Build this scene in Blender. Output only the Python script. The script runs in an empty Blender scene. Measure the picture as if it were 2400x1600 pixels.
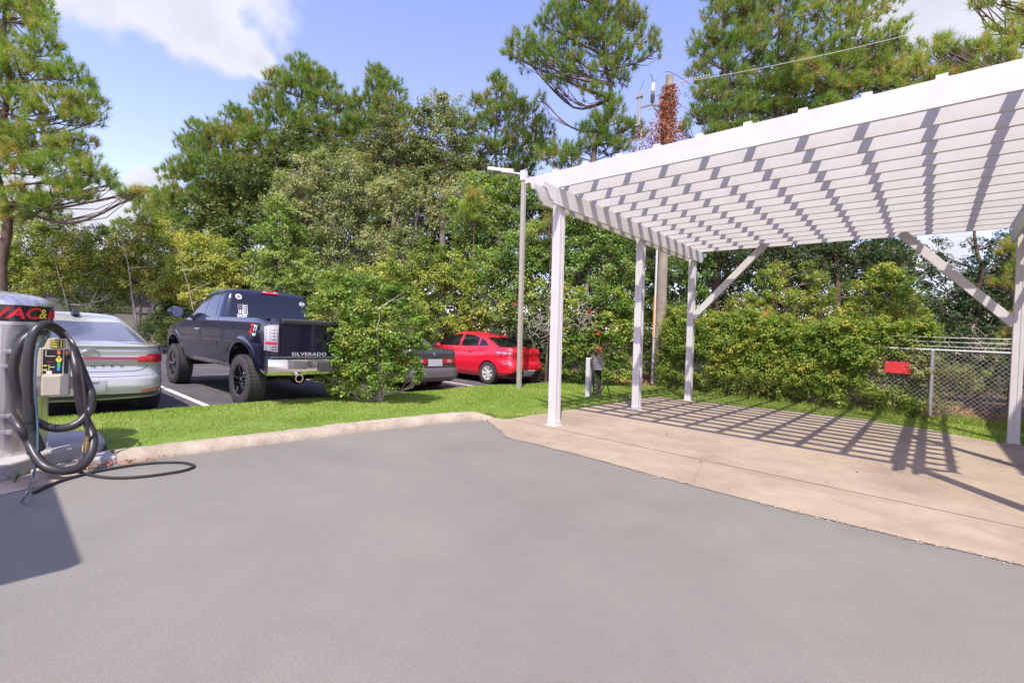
import bpy, bmesh, math, random
import numpy as np
from mathutils import Vector, Matrix
from mathutils.bvhtree import BVHTree

scene = bpy.context.scene
col = scene.collection
random.seed(7)

# ------------------------------------------------------------------ camera
CAMH = 1.43
FPX = 1098.3
RIGHT = Vector((0.74469709, 0.66551927, 0.05010325))
UPV = Vector((-0.04709893, -0.02247949, 0.99863725))
FWD = Vector((-0.66573864, 0.74604207, -0.01460483))
cd = bpy.data.cameras.new('camera')
cd.sensor_width = 36.0
cd.lens = 36.0 * FPX / 2400.0
cd.clip_end = 2000
cam = bpy.data.objects.new('camera', cd)
col.objects.link(cam)
M = Matrix((RIGHT, UPV, -FWD)).transposed().to_4x4()
M.translation = Vector((0, 0, CAMH))
cam.matrix_world = M
scene.camera = cam
scene.render.resolution_x = 1024
scene.render.resolution_y = 682

# ------------------------------------------------------------------ sun, sky, exposure
SUNV = Vector((0.339, -0.538, 1.0)).normalized()      # towards the sun
sl = bpy.data.lights.new('sun', 'SUN')
sl.energy = 4.6
sl.angle = math.radians(0.5)
sl.color = (1.0, 0.95, 0.88)
sun = bpy.data.objects.new('sun', sl)
col.objects.link(sun)
sun.rotation_euler = SUNV.to_track_quat('Z', 'Y').to_euler()
scene.view_settings.view_transform = 'Standard'
scene.view_settings.look = 'None'
scene.view_settings.gamma = 1
scene.view_settings.exposure = 0.42

world = bpy.data.worlds.new('World')
scene.world = world
world.use_nodes = True
wn = world.node_tree
wn.nodes.clear()


def wnode(t, **k):
    n = wn.nodes.new(t)
    for a, b in k.items():
        setattr(n, a, b)
    return n


sky = wnode('ShaderNodeTexSky', sky_type='NISHITA')
sky.sun_disc = False
sky.sun_elevation = math.asin(SUNV.z)
sky.sun_rotation = math.atan2(SUNV.x, SUNV.y)
sky.air_density = 1.0
sky.dust_density = 0.6
sky.ozone_density = 1.6
tc = wnode('ShaderNodeTexCoord')


def wmath(op, a, b=None, c=None, clamp=False):
    n = wnode('ShaderNodeMath', operation=op)
    n.use_clamp = clamp
    for i, v in enumerate((a, b, c)):
        if v is None:
            continue
        if isinstance(v, (int, float)):
            n.inputs[i].default_value = v
        else:
            wn.links.new(v, n.inputs[i])
    return n.outputs[0]


def raydir(x, y):
    """direction of a sight line, photo pixels (2400 wide)"""
    return FWD + RIGHT * ((x - 1200) / FPX) + UPV * ((800 - y) / FPX)


def wmap(v, a, b, smooth=True):
    n = wnode('ShaderNodeMapRange')
    n.interpolation_type = 'SMOOTHSTEP' if smooth else 'LINEAR'
    wn.links.new(v, n.inputs[0])
    n.inputs[1].default_value = a
    n.inputs[2].default_value = b
    return n.outputs[0]


nz = wnode('ShaderNodeTexNoise')
nz.inputs['Scale'].default_value = 4.2
nz.inputs['Detail'].default_value = 9
nz.inputs['Roughness'].default_value = 0.56
wn.links.new(tc.outputs['Generated'], nz.inputs['Vector'])
nz2 = wnode('ShaderNodeTexNoise')
nz2.inputs['Scale'].default_value = 9
nz2.inputs['Detail'].default_value = 8
wn.links.new(tc.outputs['Generated'], nz2.inputs['Vector'])


def cloud(dx, dy, r):
    d = raydir(dx, dy).normalized()
    n = wnode('ShaderNodeVectorMath', operation='DISTANCE')
    wn.links.new(tc.outputs['Generated'], n.inputs[0])
    n.inputs[1].default_value = d
    return wmath('SUBTRACT', 1.0, wmath('DIVIDE', n.outputs['Value'], r))


fields = [cloud(*a) for a in ((120, -110, .14), (230, -60, .15), (330, -20, .135), (420, 30, .115), (490, 70, .095), (550, 115, .07), (600, 145, .04), (380, -150, .2),
                              (200, 540, .10), (60, 480, .06), (270, 580, .09), (355, 445, .05), 
                              (2190, 0, .12), (2080, 30, .07), (2350, -60, .15), (2230, 590, .08), (2260, 650, .06),
                              (1240, 330, .035), (1000, 560, .06))]
f = fields[0]
for g in fields[1:]:
    f = wmath('MAXIMUM', f, g)
f = wmath('MAXIMUM', f, -0.6)
f = wmath('ADD', f, wmath('MULTIPLY', wmath('SUBTRACT', nz.outputs[0], .5), 2.3))
cmask = wmap(f, .12, .46)
shade = wmap(nz2.outputs[0], .25, .75)
shade2 = wmap(f, .2, 1.1)
cl_a = wnode('ShaderNodeMix', data_type='RGBA')
wn.links.new(wmath('MULTIPLY', wmath('ADD', shade, shade2), .5), cl_a.inputs[0])
cl_a.inputs[6].default_value = (5.6, 5.6, 6.0, 1)
cl_a.inputs[7].default_value = (4.2, 4.2, 4.8, 1)
mx = wnode('ShaderNodeMix', data_type='RGBA')
wn.links.new(wmath('MULTIPLY', cmask, .93), mx.inputs[0])
tint = wnode('ShaderNodeMix', data_type='RGBA', blend_type='MULTIPLY')
tint.inputs[0].default_value = 1
wn.links.new(sky.outputs[0], tint.inputs[6])
tint.inputs[7].default_value = (2.2, 1.75, 2.05, 1)
wn.links.new(tint.outputs[2], mx.inputs[6])
wn.links.new(cl_a.outputs[2], mx.inputs[7])
bg = wnode('ShaderNodeBackground')
bg.inputs['Strength'].default_value = 0.13
wn.links.new(mx.outputs[2], bg.inputs['Color'])
wo = wnode('ShaderNodeOutputWorld')
wn.links.new(bg.outputs[0], wo.inputs['Surface'])

# ------------------------------------------------------------------ helpers


def tag(o, label=None, cat=None, group=None, kind=None):
    if label:
        o['label'] = label
    if cat:
        o['category'] = cat
    if group:
        o['group'] = group
    if kind:
        o['kind'] = kind
    return o


def empty(name, loc=(0, 0, 0), rz=0.0, label=None, cat=None, group=None):
    o = bpy.data.objects.new(name, None)
    o.empty_display_size = .1
    col.objects.link(o)
    o.location = loc
    o.rotation_euler = (0, 0, rz)
    tag(o, label, cat, group)
    return o


def W(x, y, D):
    """point on a sight line (display pixels, 2352 wide) at depth D"""
    return Vector((0, 0, CAMH)) + raydir(x / .98, y / .98) * D


class MB:
    def __init__(s):
        s.v = []
        s.f = []
        s.m = []
        s.mi = 0

    def add(s, vs, fs):
        b = len(s.v)
        s.v.extend([tuple(v) for v in vs])
        s.f.extend([tuple(i + b for i in f) for f in fs])
        s.m.extend([s.mi] * len(fs))
        return s

    def box(s, c, d, rot=None):
        hx, hy, hz = d[0] / 2, d[1] / 2, d[2] / 2
        P = [Vector((x, y, z)) for x in (-hx, hx) for y in (-hy, hy) for z in (-hz, hz)]
        if rot is not None:
            P = [rot @ p for p in P]
        c = Vector(c)
        return s.add([p + c for p in P], [(0, 1, 3, 2), (4, 6, 7, 5), (0, 4, 5, 1), (2, 3, 7, 6), (0, 2, 6, 4), (1, 5, 7, 3)])

    def bar(s, a, b, w, h, up=(0, 0, 1)):
        a = Vector(a); b = Vector(b)
        x = (b - a).normalized()
        u = Vector(up)
        y = u.cross(x)
        if y.length < 1e-5:
            y = Vector((1, 0, 0)).cross(x)
        y.normalize()
        z = x.cross(y)
        P = []
        for p in (a, b):
            for sy, sz in ((-1, -1), (1, -1), (1, 1), (-1, 1)):
                P.append(p + y * (sy * w / 2) + z * (sz * h / 2))
        return s.add(P, [(0, 1, 2, 3), (4, 7, 6, 5), (0, 4, 5, 1), (1, 5, 6, 2), (2, 6, 7, 3), (3, 7, 4, 0)])

    def prism(s, poly, axis, a, b):
        """extrude a 2-d polygon along axis from a to b"""
        n = len(poly)
        def mk(p, t):
            if axis == 'x':
                return (t, p[0], p[1])
            if axis == 'y':
                return (p[0], t, p[1])
            return (p[0], p[1], t)
        vs = [mk(p, a) for p in poly] + [mk(p, b) for p in poly]
        fs = [tuple(range(n))[::-1], tuple(range(n, 2 * n))]
        for i in range(n):
            j = (i + 1) % n
            fs.append((i, j, j + n, i + n))
        return s.add(vs, fs)

    def tube(s, pts, r, n=8, caps=True):
        pts = [Vector(p) for p in pts]
        m = len(pts)
        rr = r if hasattr(r, '__len__') else [r] * m
        T = []
        for i in range(m):
            t = pts[min(i + 1, m - 1)] - pts[max(i - 1, 0)]
            T.append(t.normalized() if t.length > 1e-9 else Vector((0, 0, 1)))
        u = T[0].orthogonal().normalized()
        vs = []
        for i in range(m):
            u = u - T[i] * u.dot(T[i])
            if u.length < 1e-6:
                u = T[i].orthogonal()
            u.normalize()
            w = T[i].cross(u)
            for k in range(n):
                a = 2 * math.pi * k / n
                vs.append(pts[i] + (u * math.cos(a) + w * math.sin(a)) * rr[i])
        fs = []
        for i in range(m - 1):
            for k in range(n):
                k2 = (k + 1) % n
                fs.append((i * n + k, i * n + k2, (i + 1) * n + k2, (i + 1) * n + k))
        if caps:
            fs.append(tuple(range(n))[::-1])
            fs.append(tuple((m - 1) * n + k for k in range(n)))
        return s.add(vs, fs)

    def lathe(s, prof, c=(0, 0, 0), axis='z', n=32, sx=1.0, arc=None):
        vs = []
        m = len(prof)
        full = arc is None
        a0, a1 = (0, 2 * math.pi) if full else arc
        nn = n if full else n + 1
        for i in range(nn):
            a = a0 + (a1 - a0) * i / n
            ca, sa = math.cos(a), math.sin(a)
            for r, h in prof:
                if axis == 'z':
                    p = (r * ca * sx, r * sa, h)
                elif axis == 'y':
                    p = (r * ca, h, r * sa)
                else:
                    p = (h, r * ca, r * sa)
                vs.append((p[0] + c[0], p[1] + c[1], p[2] + c[2]))
        fs = []
        for i in range(n):
            j = (i + 1) % nn if full else i + 1
            for k in range(m - 1):
                fs.append((i * m + k, j * m + k, j * m + k + 1, i * m + k + 1))
        return s.add(vs, fs)

    def grid(s, rows):
        n = len(rows[0])
        vs = [p for r in rows for p in r]
        fs = []
        for i in range(len(rows) - 1):
            for k in range(n - 1):
                fs.append((i * n + k, i * n + k + 1, (i + 1) * n + k + 1, (i + 1) * n + k))
        return s.add(vs, fs)

    def build(s, name, mat, parent=None, smooth=False, bevel=0.0, angle=35, xf=None):
        me = bpy.data.meshes.new(name)
        vs = s.v if xf is None else [xf(Vector(v)) for v in s.v]
        me.from_pydata([tuple(v) for v in vs], [], s.f)
        mats = mat if isinstance(mat, (list, tuple)) else [mat]
        for q in mats:
            me.materials.append(q)
        if len(mats) > 1:
            me.polygons.foreach_set('material_index', s.m)
        bm = bmesh.new()
        bm.from_mesh(me)
        bmesh.ops.remove_doubles(bm, verts=bm.verts, dist=1e-5)
        bmesh.ops.recalc_face_normals(bm, faces=bm.faces)
        bm.to_mesh(me)
        bm.free()
        if smooth:
            me.polygons.foreach_set('use_smooth', [True] * len(me.polygons))
            me.set_sharp_from_angle(angle=math.radians(angle))
        o = bpy.data.objects.new(name, me)
        col.objects.link(o)
        if parent:
            o.parent = parent
        if bevel:
            b = o.modifiers.new('bevel', 'BEVEL')
            b.width = bevel
            b.segments = 2
            b.limit_method = 'ANGLE'
        return o


def catmull(P, n=8):
    P = [Vector(p) for p in P]
    out = []
    for i in range(len(P) - 1):
        a, b, c, d = P[max(i - 1, 0)], P[i], P[i + 1], P[min(i + 2, len(P) - 1)]
        for k in range(n):
            t = k / n
            out.append(.5 * ((2 * b) + (c - a) * t + (2 * a - 5 * b + 4 * c - d) * t * t + (3 * b - a - 3 * c + d) * t ** 3))
    out.append(P[-1])
    return out


# ------------------------------------------------------------------ materials
MATS = {}


def mat(name, base=(.5, .5, .5), rough=.6, metal=0.0, spec=.5, coat=0.0, var=0.0, vscale=4.0, bump=0.0, bscale=60.0,
        var2=None, emit=None, stretch=None):
    if name in MATS:
        return MATS[name]
    m = bpy.data.materials.new(name)
    m.use_nodes = True
    nt = m.node_tree
    b = nt.nodes['Principled BSDF']
    b.inputs['Base Color'].default_value = (*base, 1)
    b.inputs['Roughness'].default_value = rough
    b.inputs['Metallic'].default_value = metal
    b.inputs['Specular IOR Level'].default_value = spec
    b.inputs['Coat Weight'].default_value = coat
    b.inputs['Coat Roughness'].default_value = .03
    t = nt.nodes.new('ShaderNodeTexCoord')
    if var:
        n = nt.nodes.new('ShaderNodeTexNoise')
        n.inputs['Scale'].default_value = vscale
        n.inputs['Detail'].default_value = 6
        n.inputs['Roughness'].default_value = .6
        if stretch:
            mp = nt.nodes.new('ShaderNodeMapping')
            mp.inputs['Scale'].default_value = stretch
            nt.links.new(t.outputs['Object'], mp.inputs['Vector'])
            nt.links.new(mp.outputs[0], n.inputs['Vector'])
        else:
            nt.links.new(t.outputs['Object'], n.inputs['Vector'])
        r = nt.nodes.new('ShaderNodeMapRange')
        r.inputs[1].default_value = .3
        r.inputs[2].default_value = .7
        nt.links.new(n.outputs[0], r.inputs[0])
        mxn = nt.nodes.new('ShaderNodeMix')
        mxn.data_type = 'RGBA'
        nt.links.new(r.outputs[0], mxn.inputs[0])
        lo = var2 if var2 else tuple(c * (1 - var) for c in base)
        mxn.inputs[6].default_value = (*lo, 1)
        mxn.inputs[7].default_value = (*(min(1, c * (1 + var * .4)) for c in base), 1)
        nt.links.new(mxn.outputs[2], b.inputs['Base Color'])
    if bump:
        n = nt.nodes.new('ShaderNodeTexNoise')
        n.inputs['Scale'].default_value = bscale
        n.inputs['Detail'].default_value = 4
        nt.links.new(t.outputs['Object'], n.inputs['Vector'])
        bp = nt.nodes.new('ShaderNodeBump')
        bp.inputs['Strength'].default_value = bump
        bp.inputs['Distance'].default_value = .01
        nt.links.new(n.outputs[0], bp.inputs['Height'])
        nt.links.new(bp.outputs[0], b.inputs['Normal'])
    MATS[name] = m
    return m


def leafmat(name, c0, c1, c2, rough=.45, trans=.35):
    """colour from the per-face 'tone' attribute: c0 dark species green, c1 main, c2 pale / yellow leaves"""
    m = bpy.data.materials.new(name)
    m.use_nodes = True
    nt = m.node_tree
    nt.nodes.clear()
    at = nt.nodes.new('ShaderNodeAttribute')
    at.attribute_name = 'tone'
    cr = nt.nodes.new('ShaderNodeValToRGB')
    e = cr.color_ramp.elements
    e[0].position = 0
    e[0].color = (*c0, 1)
    e[1].position = 1
    e[1].color = (*c2, 1)
    k = e.new(.5)
    k.color = (*c1, 1)
    k2 = e.new(.93)
    k2.color = (*c2, 1)
    nt.links.new(at.outputs['Fac'], cr.inputs[0])
    p = nt.nodes.new('ShaderNodeBsdfPrincipled')
    p.inputs['Roughness'].default_value = rough
    p.inputs['Specular IOR Level'].default_value = .2
    nt.links.new(cr.outputs[0], p.inputs['Base Color'])
    tr = nt.nodes.new('ShaderNodeBsdfTranslucent')
    hs = nt.nodes.new('ShaderNodeMix')
    hs.data_type = 'RGBA'
    hs.blend_type = 'MULTIPLY'
    hs.inputs[0].default_value = 1
    hs.inputs[7].default_value = (1.2, 1.25, .55, 1)
    nt.links.new(cr.outputs[0], hs.inputs[6])
    nt.links.new(hs.outputs[2], tr.inputs['Color'])
    mx = nt.nodes.new('ShaderNodeMixShader')
    mx.inputs[0].default_value = trans
    nt.links.new(p.outputs[0], mx.inputs[1])
    nt.links.new(tr.outputs[0], mx.inputs[2])
    o = nt.nodes.new('ShaderNodeOutputMaterial')
    nt.links.new(mx.outputs[0], o.inputs[0])
    return m


def ground_mat(name, stops, big=.35, fine=90, fine_amt=.25, rough=.9, bump=.35, cracks=None, mid=None, lean=0):
    m = bpy.data.materials.new(name)
    m.use_nodes = True
    nt = m.node_tree
    L = nt.links
    b = nt.nodes['Principled BSDF']
    b.inputs['Roughness'].default_value = rough
    b.inputs['Specular IOR Level'].default_value = .25
    t = nt.nodes.new('ShaderNodeTexCoord')

    def noise(s, d=6, r=.6, dist=0):
        n = nt.nodes.new('ShaderNodeTexNoise')
        n.inputs['Scale'].default_value = s
        n.inputs['Detail'].default_value = d
        n.inputs['Roughness'].default_value = r
        n.inputs['Distortion'].default_value = dist
        L.new(t.outputs['Object'], n.inputs['Vector'])
        return n.outputs[0]
    cr = nt.nodes.new('ShaderNodeValToRGB')
    e = cr.color_ramp.elements
    e[0].position, e[0].color = stops[0][0], (*stops[0][1], 1)
    e[1].position, e[1].color = stops[-1][0], (*stops[-1][1], 1)
    for s_ in stops[1:-1]:
        k = e.new(s_[0])
        k.color = (*s_[1], 1)
    L.new(noise(big, 8, .62, .6), cr.inputs[0])
    colr = cr.outputs[0]
    def mult(c, fac_out, lo, hi, a, bb):
        mr = nt.nodes.new('ShaderNodeMapRange')
        mr.inputs[1].default_value = lo
        mr.inputs[2].default_value = hi
        mr.inputs[3].default_value = a
        mr.inputs[4].default_value = bb
        L.new(fac_out, mr.inputs[0])
        mm = nt.nodes.new('ShaderNodeMix')
        mm.data_type = 'RGBA'
        mm.blend_type = 'MULTIPLY'
        mm.inputs[0].default_value = 1
        L.new(c, mm.inputs[6])
        L.new(mr.outputs[0], mm.inputs[7])
        return mm.outputs[2]
    fn = noise(fine, 3, .7)
    colr = mult(colr, fn, .3, .7, 1 - fine_amt, 1 + fine_amt)
    colr = mult(colr, noise(fine * 3.1, 2, .7), .3, .7, 1 - fine_amt * .7, 1 + fine_amt * .7)
    if mid:
        colr = mult(colr, noise(mid[0], 6, .65, 1.0), .35, .65, 1 - mid[1], 1 + mid[1] * .5)
    if cracks:
        v = nt.nodes.new('ShaderNodeTexVoronoi')
        v.feature = 'DISTANCE_TO_EDGE'
        v.inputs['Scale'].default_value = cracks[0]
        ad = nt.nodes.new('ShaderNodeMix')
        ad.data_type = 'VECTOR'
        ad.inputs[0].default_value = cracks[3]
        nn = nt.nodes.new('ShaderNodeTexNoise')
        nn.inputs['Scale'].default_value = 1.3
        nn.inputs['Detail'].default_value = 8
        L.new(t.outputs['Object'], nn.inputs['Vector'])
        L.new(t.outputs['Object'], ad.inputs[4])
        L.new(nn.outputs['Color'], ad.inputs[5])
        L.new(ad.outputs[1], v.inputs['Vector'])
        # only some of the cracks
        k = nt.nodes.new('ShaderNodeMapRange')
        k.inputs[1].default_value = cracks[1] * .2
        k.inputs[2].default_value = cracks[1]
        k.inputs[3].default_value = cracks[2]
        k.inputs[4].default_value = 1
        L.new(v.outputs['Distance'], k.inputs[0])
        gate = nt.nodes.new('ShaderNodeMapRange')
        gate.inputs[1].default_value = .48
        gate.inputs[2].default_value = .56
        L.new(noise(.5, 2), gate.inputs[0])
        g2 = nt.nodes.new('ShaderNodeMix')
        g2.data_type = 'FLOAT'
        L.new(gate.outputs[0], g2.inputs[0])
        g2.inputs[2].default_value = 1
        L.new(k.outputs[0], g2.inputs[3])
        mm = nt.nodes.new('ShaderNodeMix')
        mm.data_type = 'RGBA'
        mm.blend_type = 'MULTIPLY'
        mm.inputs[0].default_value = 1
        L.new(colr, mm.inputs[6])
        L.new(g2.outputs[0], mm.inputs[7])
        colr = mm.outputs[2]
    L.new(colr, b.inputs['Base Color'])
    bp = nt.nodes.new('ShaderNodeBump')
    bp.inputs['Strength'].default_value = bump
    bp.inputs['Distance'].default_value = .006
    L.new(fn, bp.inputs['Height'])
    L.new(bp.outputs[0], b.inputs['Normal'])
    return m


M_drive = ground_mat('driveway_asphalt', [(.3, (0.178, 0.164, 0.137)), (.5, (0.198, 0.182, 0.153)), (.7, (0.218, 0.201, 0.167))], big=.5, fine=75,
                     fine_amt=.11, bump=.4, mid=(1.7, .045))
M_lot = ground_mat('lot_asphalt', [(.3, (.075, .068, .072)), (.55, (.105, .095, .098)), (.75, (.15, .135, .132))], big=.8, fine=60,
                   fine_amt=.3, bump=.5, mid=(3, .15))
M_pad = ground_mat('pad_concrete', [(.28, (0.267, 0.200, 0.137)), (.45, (0.332, 0.255, 0.179)), (.58, (0.364, 0.284, 0.201)), (.75, (0.389, 0.309, 0.224))],
                   big=.8, fine=70, fine_amt=.06, bump=.2, cracks=(.42, .0028, .78, .18), mid=(2.2, .12))
M_curb = ground_mat('curb_concrete', [(.3, (0.294, 0.234, 0.167)), (.5, (0.378, 0.311, 0.231)), (.7, (0.454, 0.385, 0.299))], big=2.5, fine=70,
                    fine_amt=.14, bump=.6, mid=(9, .16))
M_island = ground_mat('island_concrete', [(.3, (0.297, 0.270, 0.251)), (.5, (0.378, 0.351, 0.330)), (.7, (0.441, 0.410, 0.387))], big=3, fine=80,
                      fine_amt=.08, bump=.3, mid=(9, .1))
M_dirt = ground_mat('forest_soil', [(.3, (.05, .032, .02)), (.5, (.10, .06, .035)), (.7, (.16, .09, .05))], big=1.5, fine=40,
                    fine_amt=.4, bump=1)
M_turf = ground_mat('turf', [(.3, (.12, .17, .03)), (.5, (.17, .24, .045)), (.72, (.23, .27, .07))], big=1.2, fine=45, fine_amt=.35,
                    bump=1, mid=(5, .2))
M_white = mat('white_paint', (.595, .562, .53), .55, var=.08, vscale=3.5, bump=.05, bscale=14)
M_line = mat('stall_line_paint', (.72, .66, .62), .8, var=.3, vscale=25, bump=.3)
M_metal = mat('galvanised', (.55, .55, .56), .4, .7, var=.15, vscale=6)
M_steel = mat('stainless_steel', (.74, .71, .68), .28, .85, var=.38, vscale=6, stretch=(4, 4, .12))
M_alum = mat('brushed_aluminium', (.74, .73, .72), .3, .75, var=.1, vscale=5)
M_pole = mat('beige_pole', (.46, .41, .33), .5, .2, var=.12, vscale=6)
M_lamp = mat('lamp_housing', (.70, .67, .66), .45)
M_hose = mat('black_hose', (.035, .03, .03), .38, spec=.5)
M_rub = mat('black_rubber', (.028, .026, .027), .75, var=.3, vscale=9, bump=.3, bscale=120)
M_tyre = mat('tyre_rubber', (.05, .045, .043), .85, var=.3, vscale=7, bump=.3, bscale=70)
M_black = mat('black_plastic', (.012, .012, .014), .4)
M_dark = mat('dark_underbody', (.01, .01, .01), .9)
M_blue = mat('blue_hose', (.035, .085, .14), .22, coat=.8)
M_beige = mat('beige_box_paint', (.50, .44, .33), .45, var=.06)
M_yel = mat('yellow_print', (.80, .66, .06), .5)
M_red = mat('red_print', (.70, .02, .03), .45)
M_orange = mat('orange_print', (.85, .2, .04), .5)
M_green = mat('green_print', (.05, .5, .15), .5)
M_label = mat('white_label', (.8, .78, .76), .6)
M_brass = mat('brass', (.6, .42, .18), .3, .9)
M_glass = mat('tinted_glass', (.008, .009, .012), .04, spec=.7, coat=.3)
M_glass2 = mat('sky_reflection_glass', (.085, .095, .17), .08, spec=.6, coat=.15)  # reflected blue sky is put into the base colour
M_chrome = mat('chrome', (.75, .74, .72), .08, 1.0)
M_silver = mat('silver_car_paint', (.50, .49, .48), .3, .25, coat=1.0)
M_navy = mat('navy_car_paint', (.004, .0055, .019), .2, .1, coat=1.0)
M_redcar = mat('red_car_paint', (.66, .012, .03), .3, .0, coat=1.0, spec=.5)
M_camry = mat('dark_grey_car_paint', (.085, .075, .075), .3, .5, coat=1.0)
M_camry2 = mat('grey_bumper_paint', (.17, .155, .165), .4, .3, coat=.5)
M_tail = mat('tail_lamp_red', (.5, .008, .02), .12, coat=1.0)
M_tailw = mat('tail_lamp_clear', (.38, .37, .42), .12, .3, coat=1.0)
M_plate = mat('licence_plate', (.42, .41, .43), .45)
M_wood = mat('weathered_pole_wood', (.33, .27, .20), .85, var=.35, vscale=3, bump=.6, bscale=30)
M_bark = mat('pine_bark', (.15, .095, .065), .9, var=.5, vscale=3, bump=.8, bscale=20)
M_bark2 = mat('grey_bark', (.24, .19, .15), .9, var=.4, vscale=4, bump=.5, bscale=25)
M_pale = mat('pale_smooth_bark', (.45, .38, .31), .8, var=.3, vscale=4)
M_wire = mat('fence_wire', (.45, .41, .36), .5, .4)
M_porc = mat('porcelain', (.7, .68, .66), .3)
M_rust = mat('dead_vine_leaves', (.42, .15, .06), .8, var=.4, vscale=6)
M_bwall = mat('grey_building_wall', (.30, .275, .25), .9, var=.3, vscale=.7, bump=.3)
M_roofm = mat('pale_metal_roof', (.70, .66, .65), .5, .2, var=.1)
M_signred = mat('red_sign_face', (.62, .03, .035), .45, var=.05)
M_pedbox = mat('grey_reel_plastic', (.19, .17, .165), .55, var=.1)

L_pine = leafmat('pine_needles', (.075, .15, .035), (.22, .35, .065), (.42, .29, .10), trans=.35)
L_pine2 = leafmat('yellow_pine_needles', (.11, .20, .035), (.31, .43, .075), (.58, .38, .13), trans=.38)
L_olive = leafmat('olive_leaves', (.11, .15, .05), (.31, .355, .135), (.46, .42, .22))
L_green = leafmat('green_leaves', (.08, .16, .03), (.26, .37, .08), (.44, .48, .14))
L_yell = leafmat('yellow_green_leaves', (.12, .20, .03), (.34, .40, .07), (.62, .54, .13))
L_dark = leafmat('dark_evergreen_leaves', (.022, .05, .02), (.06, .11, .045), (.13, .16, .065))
L_far = leafmat('far_wood_leaves', (.035, .06, .018), (.085, .125, .035), (.17, .20, .06))
L_brown = leafmat('browning_leaves', (.11, .14, .055), (.25, .27, .10), (.48, .30, .12))
L_bush = leafmat('glossy_bush_leaves', (.09, .18, .025), (.24, .35, .055), (.44, .42, .11), rough=.3, trans=.35)
L_vine = leafmat('vine_leaves', (.09, .18, .03), (.28, .39, .065), (.62, .50, .11))
L_grass = leafmat('grass_blades', (.15, .24, .03), (.27, .40, .05), (.46, .46, .15), trans=.35)
L_dry = leafmat('dry_leaves', (.16, .08, .035), (.34, .17, .08), (.48, .30, .16), trans=.1)


# ------------------------------------------------------------------ fast meshes
def np_mesh(name, verts, faces, material, parent=None, tone=None, k=4):
    me = bpy.data.meshes.new(name)
    verts = np.asarray(verts, np.float32)
    faces = np.asarray(faces, np.int32)
    nf = len(faces)
    me.vertices.add(len(verts))
    me.vertices.foreach_set('co', verts.ravel())
    me.loops.add(nf * k)
    me.loops.foreach_set('vertex_index', faces.ravel())
    me.polygons.add(nf)
    me.polygons.foreach_set('loop_start', np.arange(0, nf * k, k, dtype=np.int32))
    me.polygons.foreach_set('loop_total', np.full(nf, k, np.int32))
    me.materials.append(material)
    if tone is not None:
        a = me.attributes.new('tone', 'FLOAT', 'FACE')
        a.data.foreach_set('value', np.asarray(tone, np.float32))
    me.update()
    o = bpy.data.objects.new(name, me)
    col.objects.link(o)
    if parent:
        o.parent = parent
    return o


def unit(a):
    return a / np.maximum(np.linalg.norm(a, axis=1, keepdims=True), 1e-9)


def leaf_quads(P, N, L, Wd, rng):
    n = len(P)
    a = unit(np.cross(N, rng.normal(size=(n, 3))))
    b = np.cross(N, a)
    L = L[:, None]
    Wd = Wd[:, None]
    V = np.empty((n, 4, 3))
    V[:, 0] = P + a * L * .5
    V[:, 1] = P + b * Wd * .5 + N * L * .08
    V[:, 2] = P - a * L * .5
    V[:, 3] = P - b * Wd * .5 + N * L * .08
    return V.reshape(-1, 3), np.arange(n * 4).reshape(-1, 4)


def sphere_pts(n, rng):
    return unit(rng.normal(size=(n, 3)))


def crown_leaves(blobs, leaf, dens, rng, tone0=.5, tonev=.16, clump=.34, flat=.8, up=.7, cover=1.0):
    """leaves gathered in small clumps over the shells of the blobs"""
    PP, NN, TT = [], [], []
    for c, R in blobs:
        c = np.array(c)
        R = np.array(R)
        Rm = R.mean()
        rs = max(clump * Rm, leaf * 2.2)
        ns = int(max(6, cover * 5.2 * (Rm / rs) ** 2))
        d = sphere_pts(ns, rng)
        rho = rng.uniform(.55, 1.05, ns)
        rho[rng.random(ns) < .12] *= 1.18
        sc = c + d * R * rho[:, None]
        srs = rs * rng.uniform(.6, 1.25, ns)
        tn = tone0 + rng.normal(0, tonev * .8) + rng.normal(0, tonev, ns)
        cnt = np.maximum(5, (dens * (srs / leaf) ** 2 * 6.6)).astype(int)
        idx = np.repeat(np.arange(ns), cnt)
        m = len(idx)
        q = sphere_pts(m, rng) * (rng.random(m) ** .45)[:, None]
        q[:, 2] *= flat
        P = sc[idx] + q * srs[idx][:, None]
        N = unit(d[idx] * .4 + q * .5 + np.array([0, 0, up]) + rng.normal(0, .5, (m, 3)))
        PP.append(P)
        NN.append(N)
        TT.append(tn[idx] + rng.normal(0, .1, m))
    P = np.concatenate(PP)
    N = np.concatenate(NN)
    T = np.concatenate(TT)
    n = len(P)
    L = leaf * rng.uniform(.75, 1.45, n)
    V, F = leaf_quads(P, N, L, L * rng.uniform(.42, .62, n), rng)
    rnd = rng.random(n)
    T = np.clip(T, 0, .88)
    T[rnd < .02] = .97
    return V, F, T


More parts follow.
